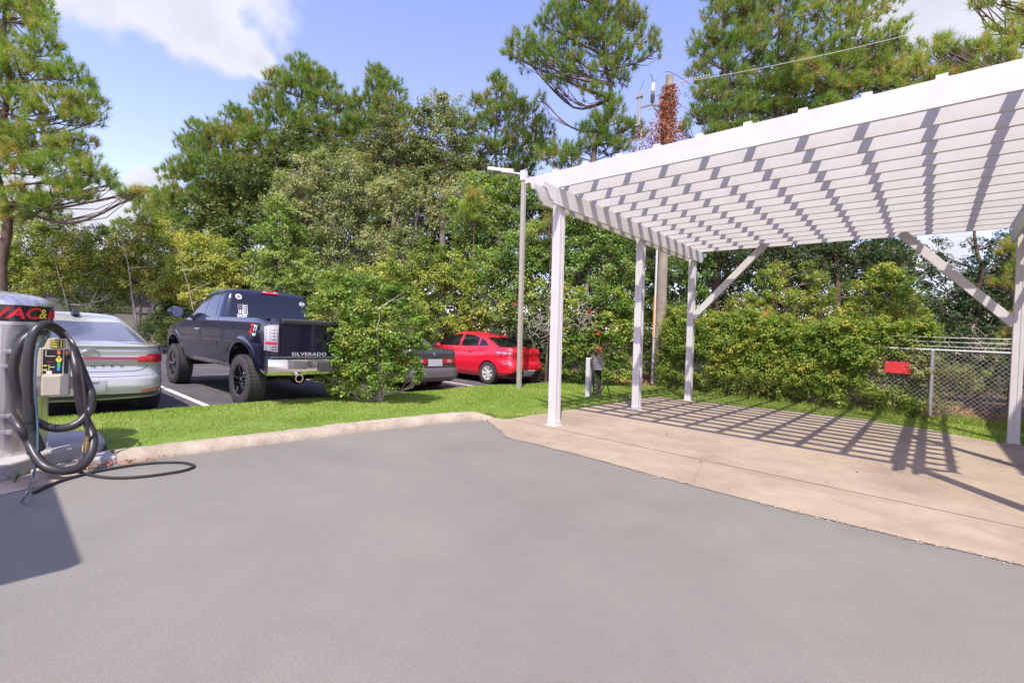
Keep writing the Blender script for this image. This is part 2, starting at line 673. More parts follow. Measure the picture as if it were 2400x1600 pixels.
def pine_tufts(blobs, needle, dens, rng, nper=30, wid=.02, tone0=.45):
    VV, TT = [], []
    cents = []
    for c, R in blobs:
        c = np.array(c)
        R = np.array(R)
        Rm = R.mean()
        Rm *= 1.12
        R = R * 1.12
        nt_ = int(max(8, dens * 7.5 * (Rm / needle) ** 2))
        nper_ = int(nper * 1.35)
        d = sphere_pts(nt_, rng)
        d[:, 2] = np.where(d[:, 2] < -.35, -d[:, 2] * .6, d[:, 2])
        d = unit(d)
        rho = rng.uniform(.45, 1.0, nt_)
        tc_ = c + d * R * rho[:, None]
        td = unit(d * .5 + np.array([0, 0, .85]) + rng.normal(0, .22, (nt_, 3)))
        tn = tone0 + rng.normal(0, .07) + rng.normal(0, .16, nt_)
        sz = needle * rng.uniform(.75, 1.15, nt_)
        cents.append((c, tc_))
        idx = np.repeat(np.arange(nt_), nper_)
        m = len(idx)
        nd = unit(td[idx] * .8 + rng.normal(0, .46, (m, 3)))
        base = tc_[idx] - td[idx] * (rng.random(m) ** 1.5 * sz[idx] * .6)[:, None]
        ln = sz[idx] * rng.uniform(.7, 1.1, m)
        side = unit(np.cross(nd, rng.normal(size=(m, 3))))
        w = wid * rng.uniform(.6, 1.2, m)
        tri = np.empty((m, 3, 3))
        tri[:, 0] = base + side * w[:, None] * .5
        tri[:, 1] = base - side * w[:, None] * .5
        tip = base + nd * ln[:, None]
        tip[:, 2] -= ln * .08
        tri[:, 2] = tip
        t = tn[idx] + rng.normal(0, .09, m)
        low = (nd * td[idx]).sum(1) < .25
        t = np.where(low & (rng.random(m) < .17), .84 + .14 * rng.random(m), t)
        VV.append(tri.reshape(-1, 3))
        TT.append(np.clip(t, 0, 1))
    V = np.concatenate(VV)
    return V, np.arange(len(V)).reshape(-1, 3), np.concatenate(TT), cents


def wood(name, base, top, tr, blobs, material, parent, rng, tips=None, twig=.02, stems=1, bend=.25, ntip=6, drop=.45):
    mb = MB()
    base = Vector(base)
    top = Vector(top)
    axis = top - base
    stemsP = []
    for s in range(stems):
        off = Vector((0, 0, 0))
        if stems > 1:
            a = 2 * math.pi * s / stems + .7
            off = Vector((math.cos(a), math.sin(a), 0)) * (axis.length * .28)
        pts = []
        m = 9
        for i in range(m + 1):
            t = i / m
            j = Vector(rng.normal(0, 1, 3)) * (bend * tr * 1.6 if 0 < i < m else 0)
            j.z = 0
            pts.append(base + axis * t + off * (t ** 1.2) + j)
        rr = [tr * (1 - .82 * i / m) * (1.25 if i == 0 else 1) / (1 if stems == 1 else 1.3) for i in range(m + 1)]
        pp = catmull(pts, 3)
        r2 = [np.interp(i / (len(pp) - 1), np.linspace(0, 1, m + 1), rr) for i in range(len(pp))]
        mb.tube(pp, r2, 9)
        stemsP.append(pp)
    for bi, (c, R) in enumerate(blobs):
        c = Vector(c)
        pp = stemsP[bi % stems]
        zt = c.z - max(.35 if drop > .3 else .1, (c - Vector((pp[-1].x, pp[-1].y, c.z))).length * drop)
        k = min(range(len(pp)), key=lambda i: abs(pp[i].z - zt))
        k = max(2, min(k, len(pp) - 2))
        a = pp[k]
        mid = a.lerp(c, .5) + Vector(rng.normal(0, .12, 3)) * (c - a).length * .5
        mid.z -= (c - a).length * .08
        r0 = min(tr * .38, .012 + .013 * (c - a).length)
        ps = catmull([a, mid, c], 5)
        mb.tube(ps, [r0 * (1 - .7 * i / (len(ps) - 1)) for i in range(len(ps))], 6, caps=False)
        if tips is not None:
            tt = tips[bi][1]
            sel = range(0, len(tt), max(1, len(tt) // ntip))
        else:
            sel = range(ntip)
            tt = np.array(c) + sphere_pts(ntip, rng) * np.array(R) * .85
        for q in sel:
            e = Vector(tt[q])
            s0 = ps[rng.integers(4, len(ps))]
            m_ = s0.lerp(e, .55) + Vector(rng.normal(0, .08, 3)) * (e - s0).length
            m_.z -= (e - s0).length * .1
            mb.tube([s0, m_, e], [twig, twig * .7, twig * .35], 4, caps=False)
    return mb.build(name, material, parent, smooth=True, angle=60)


def blobs_px(lst, D, zs=1.0):
    out = []
    for q in lst:
        x, y, r = q[0], q[1], q[2]
        dd = q[3] if len(q) > 3 else 0.0
        fl = q[4] if len(q) > 4 else 1.0
        c = W(x, y, D + dd)
        R = r / .98 / FPX * (D + dd)
        out.append(((c.x, c.y, c.z), (R, R, R * fl * zs)))
    return out


SEED = [100]


def plant(kind, name, label, cat, D, base_px, blobs, leafm, leaf=.09, dens=1.0, tr=.12, bark=None, group=None, tone=.5,
          stems=1, clump=.34, top=None, nper=30, cover=1.0, bend=.25, ntip=6, basez=0.0, raw=None, twig=.02, flat=.8, topoff=.25, wid=None, drop=.45):
    SEED[0] += 1
    rng = np.random.default_rng(SEED[0])
    B = raw if raw else blobs_px(blobs, D)
    if isinstance(base_px, tuple) and len(base_px) == 3:
        bp = Vector(base_px)
    else:
        p = W(base_px, 720, D)
        bp = Vector((p.x, p.y, basez))
    if top is None:
        hz = max(b[0][2] for b in B)
        cx = np.mean([b[0][0] for b in B])
        cy = np.mean([b[0][1] for b in B])
        tp = Vector((bp.x * .5 + cx * .5, bp.y * .5 + cy * .5, hz - topoff))
    else:
        tp = W(top[0], top[1], D)
    root = empty(name, bp, 0, label, cat, group)
    loc = [((b[0][0] - bp.x, b[0][1] - bp.y, b[0][2] - bp.z), b[1]) for b in B]
    if kind == 'pine':
        V, F, T, cents = pine_tufts(loc, leaf, dens, rng, nper, wid or max(.013, .0009 * D), tone)
        np_mesh('crown', V, F, leafm, root, T, 3)
    else:
        V, F, T = crown_leaves(loc, leaf, dens, rng, tone, clump=clump, cover=cover, flat=flat)
        np_mesh('crown', V, F, leafm, root, T, 4)
        cents = None
    wood('trunk', (0, 0, -.05), tp - bp, tr, loc, bark or M_bark2, root, rng, cents, stems=stems, bend=bend, ntip=ntip, twig=twig, drop=drop)
    return root

# ================================================================== SETTING
def sheet(name, poly, z, m, label=None, kind='structure', thick=0):
    mb = MB()
    if thick:
        mb.prism(poly, 'z', z - thick, z)
    else:
        mb.add([(x, y, z) for x, y in poly], [tuple(range(len(poly)))])
    o = mb.build(name, m)
    for p in o.data.polygons:
        if not thick and p.normal.z < 0:
            p.flip()
    tag(o, kind=kind)
    return o


sheet('ground', [(-400, -400), (400, -400), (400, 400), (-400, 400)], -.06, M_dirt)
sheet('driveway', [(-5.3, -30), (30, -30), (30, 5.2), (-5.3, 5.6), (-5.85, 4.5), (-6.0, 1.0), (-6.9, -.2), (-6.9, -30)], 0, M_drive)
sheet('parking_lot', [(-30, -25), (-8.0, -25), (-8.0, 12.2), (-10, 12.6), (-17.5, 12.6), (-30, 12.6)], -.004, M_lot)


def pad_build():
    # near strip, gently wavy edge against the asphalt, joint, main slab
    rng = random.Random(3)
    mb = MB()
    xs = [-5.42 + i * .22 for i in range(75)]
    near = []
    for x in xs:
        y = 4.80 + .05 * math.sin(x * 1.3) + rng.uniform(-.012, .012)
        if x < -4.3:
            y += (-4.3 - x) * .70
        near.append((x, y))
    JOINT = 5.86
    # strip
    rows = [[(x, y, .006) for x, y in near], [(x, max(y, 5.0) if x < -4.6 else 5.0, .012) for x, y in near], [(x, JOINT - .008, .018) for x, y in near]]
    mb.grid(rows)
    far = [(-5.2, 11.55), (-4.3, 11.66), (-2.7, 12.02), (-.95, 12.40), (.2, 11.9), (.9, 11.45), (2, 11.4), (11, 11.4)]
    fx = [p[0] for p in far]
    fy = [p[1] for p in far]
    xs2 = [-5.22 + i * .2 for i in range(82)]
    mb.grid([[(x, JOINT + .008, .018) for x in xs2], [(x, 8.8, .018) for x in xs2], [(x, float(np.interp(x, fx, fy)), .02) for x in xs2]])
    # joint groove
    mb.mi = 1
    g = []
    for x in xs2:
        j = rng.uniform(-.004, .004)
        g.append((x, JOINT + j))
    mb.grid([[(x, y - .011, .006) for x, y in g], [(x, y + .011, .006) for x, y in g]])
    o = mb.build('concrete_pad', [M_pad, mat('joint_dirt', (.16, .115, .085), .95)])
    tag(o, kind='structure')
    # a crumbly sandy fringe along the asphalt
    n = 1500
    r = np.random.default_rng(5)
    X = r.uniform(-5.3, 8, n)
    Y = np.interp(X, [p[0] for p in near], [p[1] for p in near]) + r.normal(0, .03, n) - .01
    N = unit(np.array([0, 0, 1]) + r.normal(0, .3, (n, 3)))
    V, F = leaf_quads(np.stack([X, Y, np.full(n, .012)], 1), N, r.uniform(.008, .022, n), r.uniform(.008, .018, n), r)
    o = np_mesh('gravel', V, F, M_curb)
    tag(o, 'loose sandy grit along the asphalt edge of the pad', 'gravel', kind='stuff')


pad_build()


def lawn_z(x, y):
    """island crest, falling to pad level near the pad"""
    c = .10
    w = min(1, max(0, (y - 5.4) / 1.2)) * min(1, max(0, (x + 6.4) / .9))
    return c * (1 - w) + .022 * w


CURB = [(-1.2, -6.35), (.9, -5.76), (1.0, -5.75), (1.66, -5.745), (2.58, -5.728), (3.75, -5.68), (4.85, -5.58), (5.45, -5.42), (5.62, -5.38)]


def curb_x(y):
    return float(np.interp(y, [c[0] for c in CURB], [c[1] for c in CURB]))


def in_lawn(x, y):
    if y < -3 or y > 13.95:
        return False
    if y < .86 and x > -6.8:
        return False
    if y < 5.75:
        return -8.32 < x < curb_x(y) - .21 if y > .86 else -8.32 < x < -6.8
    if y < 11.6:
        if x > -5.235:
            return False
        return x > -8.32 - .12 * math.sin(y * 1.7)
    if x < -5.2:
        return y < 12.2 + (x + 8.4) * .62 if x > -8.4 else False
    if x > 9:
        return False
    return y > float(np.interp(x, [-5.2, -4.3, -2.7, -.95, .2, .9, 2], [11.5, 11.66, 12.02, 12.40, 11.9, 11.45, 11.4])) and y < 13.95


def build_lawn():
    st = .12
    mb = MB()
    idx = {}
    cells = []
    nx = int((9 + 8.6) / st)
    ny = int(17 / st)
    for i in range(nx):
        for j in range(ny):
            x = -8.6 + i * st
            y = -3 + j * st
            if in_lawn(x + st / 2, y + st / 2):
                cells.append((i, j))
    vs = []
    fs = []
    for i, j in cells:
        f = []
        for a, b in ((0, 0), (1, 0), (1, 1), (0, 1)):
            k = (i + a, j + b)
            if k not in idx:
                x = -8.6 + k[0] * st
                y = -3 + k[1] * st
                idx[k] = len(vs)
                vs.append((x, y, lawn_z(x, y) - .012 + .008 * math.sin(x * 5) * math.cos(y * 4)))
            f.append(idx[k])
        fs.append(tuple(f))
    # skirt down to the soil
    from collections import Counter
    ec = Counter()
    for f in fs:
        for a in range(4):
            e = tuple(sorted((f[a], f[(a + 1) % 4])))
            ec[e] += 1
    low = {}
    for (a, b), c in list(ec.items()):
        if c == 1:
            for q in (a, b):
                if q not in low:
                    low[q] = len(vs)
                    vs.append((vs[q][0], vs[q][1], -.05))
            fs.append((a, b, low[b], low[a]))
    mb.add(vs, fs)
    o = mb.build('lawn', M_turf, smooth=True, angle=40)
    tag(o, kind='structure')
    # grass blades
    r = np.random.default_rng(11)
    N = 560000
    X = r.uniform(-8.45, 4.5, N)
    Y = r.uniform(-.4, 13.9, N)
    ok = np.array([in_lawn(x, y) for x, y in zip(X, Y)])
    dist = np.hypot(X, Y)
    ok &= r.random(N) < np.clip((9.5 / dist) ** 1.5, .28, 1)
    X, Y, dist = X[ok], Y[ok], dist[ok]
    n = len(X)
    Z = np.array([lawn_z(x, y) for x, y in zip(X, Y)]) - .015
    patch = np.sin(X * 2.1 + 1.3 * np.sin(Y * 1.7)) * np.cos(Y * 1.5 + X * .6)
    H = (.021 + .014 * r.random(n) + .005 * patch) * np.clip(dist / 8, .8, 1.4)
    hd = r.uniform(0, 2 * np.pi, n)
    wv = np.stack([np.cos(hd), np.sin(hd), np.zeros(n)], 1) * (.0042 * np.clip(dist / 7, .9, 1.8))[:, None]
    ln = r.normal(0, .55, (n, 2)) * H[:, None]
    P = np.stack([X, Y, Z], 1)
    V = np.empty((n, 3, 3))
    V[:, 0] = P - wv
    V[:, 1] = P + wv
    V[:, 2] = P + np.stack([ln[:, 0], ln[:, 1], H], 1)
    T = np.clip(.5 + .2 * patch + r.normal(0, .17, n), 0, .85)
    T[r.random(n) < .06] = .97
    edge = (Y > 12.6) | ((X > -5.6) & (Y > 6) & (Y < 11.6))
    T = np.where(edge & (r.random(n) < .3), .95, T)
    o = np_mesh('grass', V.reshape(-1, 3), np.arange(n * 3).reshape(-1, 3), L_grass, None, T, 3)
    tag(o, 'short bright green lawn grass between the curb and the parking lot', 'grass', kind='stuff')


build_lawn()


def build_curb():
    mb = MB()
    rng = random.Random(9)
    ys = [.86 + i * .07 for i in range(int((5.72 - .86) / .07) + 1)]
    rows = []
    for i, y in enumerate(ys):
        x = curb_x(y)
        hgt = .105 + .012 * (y > 3) + rng.uniform(-.003, .003)
        wdt = .20 + .05 * max(0, (y - 4) / 1.7)
        s = 1
        if y > 5.45:
            s = max(.25, 1 - (y - 5.45) / .4)
        prof = [(0, -.02), (-.004, .012), (-.022, .045), (-.055, .082), (-.10, .1), (-.15, .105), (-wdt, .104), (-wdt - .02, .06), (-wdt - .02, -.05)]
        rows.append([(x + px * 1.0 + rng.uniform(-.004, .004), y, (pz * hgt / .105 * s if pz > 0 else pz)) for px, pz in prof])
    mb.grid(rows)
    n = len(rows[0])
    mb.add(rows[0], [tuple(range(n))])
    mb.add(rows[-1], [tuple(range(n))])
    o = mb.build('curb', M_curb, smooth=True, angle=50)
    tag(o, 'long low pinkish concrete curb along the lawn edge', 'curb')
    # broken dark curb piece at its left end and the sandy gutter
    mb = MB()
    mb.prism([(-5.78, .86), (-5.80, .62), (-5.98, .60), (-6.12, .86)], 'z', -.05, .075)
    o = mb.build('curb_block', M_island, bevel=.02)
    tag(o, 'short grey broken curb block between the long curb and vacuum island', 'curb')
    mb = MB()
    mb.prism([(-5.62, .60), (-5.56, .30), (-5.86, .28), (-5.98, .585), (-5.86, .605)], 'z', -.05, .035)
    o = mb.build('curb_block', M_curb, bevel=.015)
    tag(o, 'low sandy concrete lump at the foot of the vacuum island', 'curb')
    sheet('gutter', [(-5.9, .40), (-5.78, .28), (-5.62, .02), (-5.4, -.6), (-5.2, -.5), (-5.28, .12), (-5.5, .62), (-5.78, .62)], .004, M_curb)


build_curb()

# parking stall lines, separate painted strips
for i, (y, x0, x1) in enumerate(((-.68, -13.6, -8.4), (2.46, -13.6, -8.36), (5.59, -13.6, -8.4), (8.73, -13.6, -8.36), (11.85, -13.6, -8.6))):
    mb = MB()
    dy = .085 * (1 if i != 3 else 0)
    mb.add([(x0, y - .05 - dy, .001), (x1, y - .05, .001), (x1, y + .05, .001), (x0, y + .05 - dy, .001)], [(0, 1, 2, 3)])
    o = mb.build('stall_line', M_line)
    tag(o, kind='structure')
for i in range(4):
    mb = MB()
    y = 2.5 + i * 2.9
    mb.add([(-27, y, .001), (-22, y, .001), (-22, y + .1, .001), (-27, y + .1, .001)], [(0, 1, 2, 3)])
    tag(mb.build('stall_line', M_line), kind='structure')

# ================================================================== PERGOLA
LX, LY = -0.0121, -0.0271        # posts stand a touch out of square to the slab


def lean(base):
    bx, by = base
    def f(v):
        return (v.x + LX * v.z, v.y + LY * v.z, v.z)
    return f


def pergola():
    root = empty('pergola', (-4.43, 5.79, 0), 0,
                 'big white timber pergola with slatted roof standing on the concrete pad', 'pergola')
    ox, oy = -4.43, 5.79
    PX = (-4.43, 1.12)
    PY = (6.07, 8.885, 11.656)
    a = .071
    off = lambda v: (v[0] - ox, v[1] - oy, v[2])
    for px in PX:
        for py in PY:
            mb = MB()
            x0, y0 = px - ox, py - oy
            t = .012
            zt = 3.70
            # core and the four corner boards (a shallow recess shows on each face)
            mb.box((x0, y0, zt / 2), (2 * a - .02, 2 * a - .02, zt))
            for sx in (-1, 1):
                for sy in (-1, 1):
                    mb.box((x0 + sx * (a - .028), y0 + sy * (a - .028), zt / 2), (.056, .056, zt - .004))
            mb.box((x0, y0, .05), (2 * a + .012, 2 * a + .012, .1))
            mb.build('post', M_white, root, bevel=.003, xf=lean((x0, y0)))
    zb, zt = 3.72, 3.984
    bz0, bz1 = 3.452, 3.716

    def scroll(x0, tip, z0, z1, sgn):
        """profile of a board end cut in an ogee, going towards sgn"""
        h = z1 - z0
        P = [(tip, z1), (tip, z1 - .085)]
        for i in range(9):
            t = i / 8
            P.append((tip - sgn * (.05 + .20 * t), z1 - .085 - (h - .13) * (.5 - .5 * math.cos(math.pi * t)) + .012 * math.sin(2 * math.pi * t)))
        P.append((tip - sgn * .27, z0 + .03))
        P.append((tip - sgn * .28, z0))
        return P
    for k, px in enumerate(PX):
        bx = px - ox + LX * 3.55
        for s in (-1, 1):
            xx = bx + s * (a + .022)
            near = scroll(0, 5.40 - oy, bz0, bz1, -1)
            far = scroll(0, 12.14 - oy, bz0, bz1, 1)
            poly = near + far[::-1]
            mb = MB()
            mb.prism(poly, 'x', xx - .019, xx + .019)
            mb.build('beam', M_white, root, bevel=.003)
    # rafters along x
    n = 15
    for i in range(n):
        y = 5.81 + i * .4307 - oy
        mb = MB()
        l = scroll(0, -5.06 - ox, zb, zt, -1)
        r = scroll(0, 1.68 - ox, zb, zt, 1)
        # notch the ends less deep than the beams
        l = [(p[0], zt - (zt - p[1]) * (.9 if p[1] < zt - .09 else 1)) for p in l]
        r = [(p[0], zt - (zt - p[1]) * (.9 if p[1] < zt - .09 else 1)) for p in r]
        l[-1] = (l[-1][0], zb)
        r[-1] = (r[-1][0], zb)
        mb.prism(l + r[::-1], 'y', y - .019, y + .019)
        mb.build('rafter', M_white, root, bevel=.003)
    # purlins along y
    for i in range(12):
        x = -4.48 + i * .555 - ox
        if x > 1.75 - ox:
            break
        mb = MB()
        mb.box((x, (5.80 + 12.0) / 2 - oy, zt + .024), (.088, 6.18, .044))
        mb.build('purlin', M_white, root, bevel=.003)
    # small posts' braces in the far bay
    for (x0, z0, x1, z1) in ((-4.40, 2.08, -2.86, 3.735), (1.05, 2.03, -.52, 3.735)):
        mb = MB()
        yb = 11.60 - oy
        mb.bar((x0 - ox, yb, z0), (x1 - ox, yb - .04, z1), .145, .09, up=(0, 1, 0))
        mb.build('brace', M_white, root, bevel=.003)
    # metal post shoes
    for px in PX:
        for py in PY:
            mb = MB()
            mb.box((px - ox, py - oy, .02), (.2, .2, .012))
            mb.build('footing', mat('footing_grout', (.62, .54, .45), .9, var=.2, vscale=9), root)
    return root


pergola()

# ================================================================== STREET FURNITURE
def light_pole():
    r = empty('lamp_pole', (-7.56, 8.82, 0), 0, 'tall beige metal lamp pole with flat white head beside the pergola', 'lamp pole')
    mb = MB()
    mb.box((0, 0, 2.72), (.095, .095, 5.4))
    mb.build('pole', M_pole, r, bevel=.008, xf=lambda v: (v.x + LX * v.z, v.y + LY * v.z, v.z))
    mb = MB()
    mb.box((0, 0, .03), (.16, .16, .05))
    mb.build('base_plate', M_pole, r, bevel=.005)
    T = Vector((LX * 5.36, LY * 5.36, 5.36))
    d = Vector((-.78, -.62, .0)).normalized()
    mb = MB()
    mb.box(T + Vector((0, 0, -.03)), (.13, .13, .24))
    mb.tube([T, T + d * .26 + Vector((0, 0, .03))], .025, 8)
    mb.build('arm', M_lamp, r, bevel=.004)
    mb = MB()
    c = T + d * .40 + Vector((0, 0, .045))
    x = d
    yv = Vector((-d.y, d.x, 0))
    zv = Vector((0, 0, 1))
    tilt = .08
    x = (x + zv * tilt).normalized()
    zv = x.cross(yv) * -1
    if zv.z < 0:
        zv = -zv
    rot = Matrix((x, yv, zv)).transposed()
    mb.box(c, (.30, .24, .10), rot)
    mb.build('driver_housing', M_lamp, r, bevel=.012)
    mb = MB()
    mb.box(c + x * .32 + zv * .004, (.34, .26, .075), rot)
    h = mb.build('lamp_head', M_lamp, r, bevel=.014)
    mb = MB()
    mb.box(c + x * .32 - zv * .037, (.28, .2, .01), rot)
    mb.build('lens', M_tailw, h)


light_pole()


def reel_post():
    r = empty('hose_post', (-5.96, 9.5, 0), 0, 'white post carrying a grey hose reel box with looped black hose', 'hose post')
    mb = MB()
    mb.box((0, -.03, .49), (.105, .105, .98))
    mb.build('post', M_white, r, bevel=.004, xf=lambda v: (v.x + LX * v.z, v.y + LY * v.z, v.z))
    mb = MB()
    mb.box((.0, .43, .13), (.09, .09, .34))
    mb.build('short_post', M_pole, r, bevel=.004)
    # reel box, arched like a mailbox, facing +x/-y
    rot = Matrix.Rotation(math.radians(32), 3, 'Z')
    prof = [(-.115, .70), (-.115, .92)]
    for i in range(9):
        a = math.pi - math.pi * i / 8
        prof.append((.115 * math.cos(a), .94 + .075 * math.sin(a)))
    prof += [(.115, .92), (.115, .70)]
    mb = MB()
    mb.prism(prof, 'y', -.09, .09)
    for v in range(len(mb.v)):
        p = rot @ Vector(mb.v[v])
        mb.v[v] = (p.x + .17, p.y + .06, p.z)
    mb.build('reel_box', M_pedbox, r, bevel=.015)
    mb = MB()
    for z in (.97, .90, .84, .78):
        mb.box((0, -.095, z), (.17, .012, .012))
    for v in range(len(mb.v)):
        p = rot @ Vector(mb.v[v])
        mb.v[v] = (p.x + .17, p.y + .06, p.z)
    mb.build('vent_ribs', M_pedbox, r)
    mb = MB()
    rg = random.Random(4)
    for k in range(7):
        w = .09 + .025 * k
        hgt = .30 + .08 * k
        px = .10 + .010 * k
        cy = -.02 + .012 * k
        pts = [(px - .1, cy - w * .5, .95), (px, cy - w * .75, .80), (px + .01, cy - w * .65, .95 - hgt * .8), (px, cy, .92 - hgt), (px + .02, cy + w * .6, .95 - hgt * .7), (px, cy + w * .6, .75), (px - .06, cy + w * .3, .9)]
        mb.tube(catmull(pts, 6), .013, 7)
    pts = [(.12, -.1, .9), (.16, -.16, .55), (.18, -.1, .2), (.1, -.25, .06), (-.12, -.55, .03), (-.35, -.45, .03)]
    mb.tube(catmull(pts, 6), .014, 7)
    pts = [(.18, .1, .3), (.2, .25, .36), (.22, .38, .42), (.3, .4, .2), (.4, .42, .04), (.75, .7, .035), (.8, 1.0, .035), (.5, 1.15, .035), (.2, .9, .035)]
    mb.tube(catmull(pts, 6), .014, 7)
    pts = [(.16, -.05, .25), (.2, .12, .17), (.2, .3, .28), (.2, .42, .45)]
    mb.tube(catmull(pts, 6), .013, 7)
    mb.build('hose', M_hose, r, smooth=True)


reel_post()


# ------------------------------------------------------------------ text
def text_mesh(txt, size, depth=.004, shear=0.0, spacing=1.0, bold=.0, font_scale_x=1.0):
    cu = bpy.data.curves.new('lettering', 'FONT')
    cu.body = txt
    cu.size = size
    cu.extrude = depth / 2
    cu.shear = shear
    cu.space_character = spacing
    cu.offset = bold
    cu.align_x = 'CENTER'
    cu.align_y = 'CENTER'
    cu.resolution_u = 3
    o = bpy.data.objects.new('lettering', cu)
    col.objects.link(o)
    dg = bpy.context.evaluated_depsgraph_get()
    me = bpy.data.meshes.new_from_object(o.evaluated_get(dg))
    bpy.data.objects.remove(o)
    bpy.data.curves.remove(cu)
    vs = [(v.co.x * font_scale_x, v.co.y, v.co.z) for v in me.vertices]
    fs = [tuple(p.vertices) for p in me.polygons]
    bpy.data.meshes.remove(me)
    return vs, fs


def put_text(name, txt, size, m, parent, place, **k):
    """place: function (u, v, w) -> point"""
    vs, fs = text_mesh(txt, size, **k)
    mb = MB()
    mb.add([place(*v) for v in vs], fs)
    return mb.build(name, m, parent)


def flat_place(o, ux, uy):
    o = Vector(o)
    ux = Vector(ux).normalized()
    uy = Vector(uy).normalized()
    uz = ux.cross(uy)
    return lambda u, v, w: o + ux * u + uy * v + uz * w


# ================================================================== VACUUM STATION
def vacuum():
    # concrete island
    mb = MB()
    top = [(-5.40, -.35), (-5.62, .02), (-5.72, .14), (-5.90, .30), (-6.07, .44), (-6.19, .64), (-6.235, .80), (-6.30, .845), (-6.72, .86), (-6.95, .83), (-7.1, .3), (-7.1, -1.6), (-5.2, -1.6)]
    mb.prism(top, 'z', -.05, .13)
    o = mb.build('vacuum_island', M_island, bevel=.02)
    tag(o, 'raised grey concrete island carrying the vacuum station', 'concrete island')
    cx, cy = -6.37, .07
    r = empty('vacuum_station', (cx, cy, .13), 0, 'stainless steel coin vacuum and air station with black VAC & AIR band', 'vacuum station')
    R = .345
    mb = MB()
    mb.lathe([(R, 0), (R, 1.17)], n=56)
    mb.lathe([(R + .012, 0.0), (R + .012, .03), (R, .032)], n=56)
    mb.build('drum', M_steel, r, smooth=True)
    # door seam and hinges
    mb = MB()
    for a in (1,):
        ca, sa = math.cos(math.radians(a)), math.sin(math.radians(a))
        mb.bar(((R + .003) * ca, (R + .003) * sa, .02), ((R + .003) * ca, (R + .003) * sa, 1.15), .012, .012)
    mb.build('door_seam', M_alum, r)
    for z in (.22, .36, .80, .93, ):
        mb = MB()
        a = math.radians(8)
        mb.bar(((R + .01) * math.cos(a - .10), (R + .01) * math.sin(a - .10), z), ((R + .01) * math.cos(a + .07), (R + .01) * math.sin(a + .07), z), .012, .03)
        mb.box(((R + .02) * math.cos(a + .09), (R + .02) * math.sin(a + .09), z), (.02, .03, .035))
        mb.build('hinge', M_metal, r, bevel=.003)
    for a, z in ((-2, .02), (62, .02)):
        mb = MB()
        aa = math.radians(a)
        mb.box(((R + .03) * math.cos(aa), (R + .03) * math.sin(aa), .008), (.07, .06, .012))
        mb.lathe([(0, 0), (.012, 0), (.012, .05), (0, .05)], c=((R + .035) * math.cos(aa), (R + .035) * math.sin(aa), .012), n=8)
        mb.build('anchor_bolt', M_metal, r)
    # cap: rim, printed band, rim, dome
    mb = MB()
    mb.lathe([(R - .02, 1.165), (R + .022, 1.165), (R + .022, 1.195), (R + .014, 1.196)], n=56)
    mb.build('lower_rim', M_alum, r, smooth=True)
    mb = MB()
    mb.lathe([(R + .014, 1.192), (R + .014, 1.345)], n=56)
    band = mb.build('sign_band', mat('black_band', (.012, .012, .014), .12, coat=1.0), r, smooth=True)
    mb = MB()
    mb.lathe([(R + .012, 1.340), (R + .024, 1.341), (R + .024, 1.36), (R + .004, 1.38), (R * .80, 1.425), (R * .5, 1.452), (R * .2, 1.462), (0, 1.464)], n=56)
    mb.build('dome', M_steel, r, smooth=True, angle=60)

    def wrap(u0, z0, rad):
        def f(u, v, w):
            a = (u + u0) / rad
            return ((rad + .003 + w) * math.cos(a), (rad + .003 + w) * math.sin(a), z0 + v)
        return f
    rad = R + .014
    put_text('lettering', 'VAC', .142, M_red, band, wrap(.105, 1.268, rad), shear=.18, spacing=.95, bold=.0035, depth=.003, font_scale_x=1.22)
    put_text('lettering', '&', .125, M_yel, band, wrap(.302, 1.268, rad), shear=.2, bold=.001, depth=.003)
    put_text('lettering', 'AIR', .118, M_red, band, wrap(.455, 1.266, rad), shear=.0, spacing=.95, bold=.0025, depth=.003, font_scale_x=1.1)
    # warning label low on the drum
    mb = MB()
    a0 = .62
    pts = []
    rows = []
    for z in (.03, .22):
        rows.append([((R + .003) * math.cos(a0 + t * .22), (R + .003) * math.sin(a0 + t * .22), z) for t in (0, .33, .66, 1)])
    mb.grid(rows)
    lb = mb.build('warning_label', M_label, r)
    mb = MB()
    for z in (.05, .10, .15):
        mb = MB()
        mb.grid([[((R + .005) * math.cos(a0 + t * .22), (R + .005) * math.sin(a0 + t * .22), z + dz) for t in (.08, .5, .92)] for dz in (0, .007)])
        mb.build('warning_line', M_red, lb)

    # coin and gauge box, in front of the drum's right shoulder; its face looks towards the driveway
    bc = Vector((-5.93, .43, 0)) - Vector((cx, cy, .13))
    fx = Vector((.93, -.12, 0)).normalized()          # face normal
    sx = Vector((.12, .93, 0)).normalized()           # to the right on the picture
    up = Vector((0, 0, 1))

    def bp(u, d, z):          # u right, d towards viewer, z world height
        return bc + sx * u + fx * d + up * (z - 0.0)
    def obox(mb, u0, u1, d0, d1, z0, z1):
        P = [bp(u, d, z) for u in (u0, u1) for d in (d0, d1) for z in (z0, z1)]
        mb.add(P, [(0, 1, 3, 2), (4, 6, 7, 5), (0, 4, 5, 1), (2, 3, 7, 6), (0, 2, 6, 4), (1, 5, 7, 3)])
    bx = MB()
    obox(bx, -.125, .088, -.25, -.012, .86, 1.10)
    obox(bx, -.125, -.098, -.25, -.0, .84, 1.10)
    cab = bx.build('coin_box', M_beige, r, bevel=.006)
    mb = MB()
    # sloped hood
    P = [bp(-.095, 0, 1.085), bp(.09, 0, 1.085), bp(.062, -.01, 1.185), bp(-.062, -.01, 1.185), bp(-.095, -.2, 1.085), bp(.09, -.2, 1.085), bp(.062, -.16, 1.185), bp(-.062, -.16, 1.185)]
    mb.add(P, [(0, 1, 2, 3), (4, 7, 6, 5), (0, 4, 5, 1), (1, 5, 6, 2), (2, 6, 7, 3), (3, 7, 4, 0)])
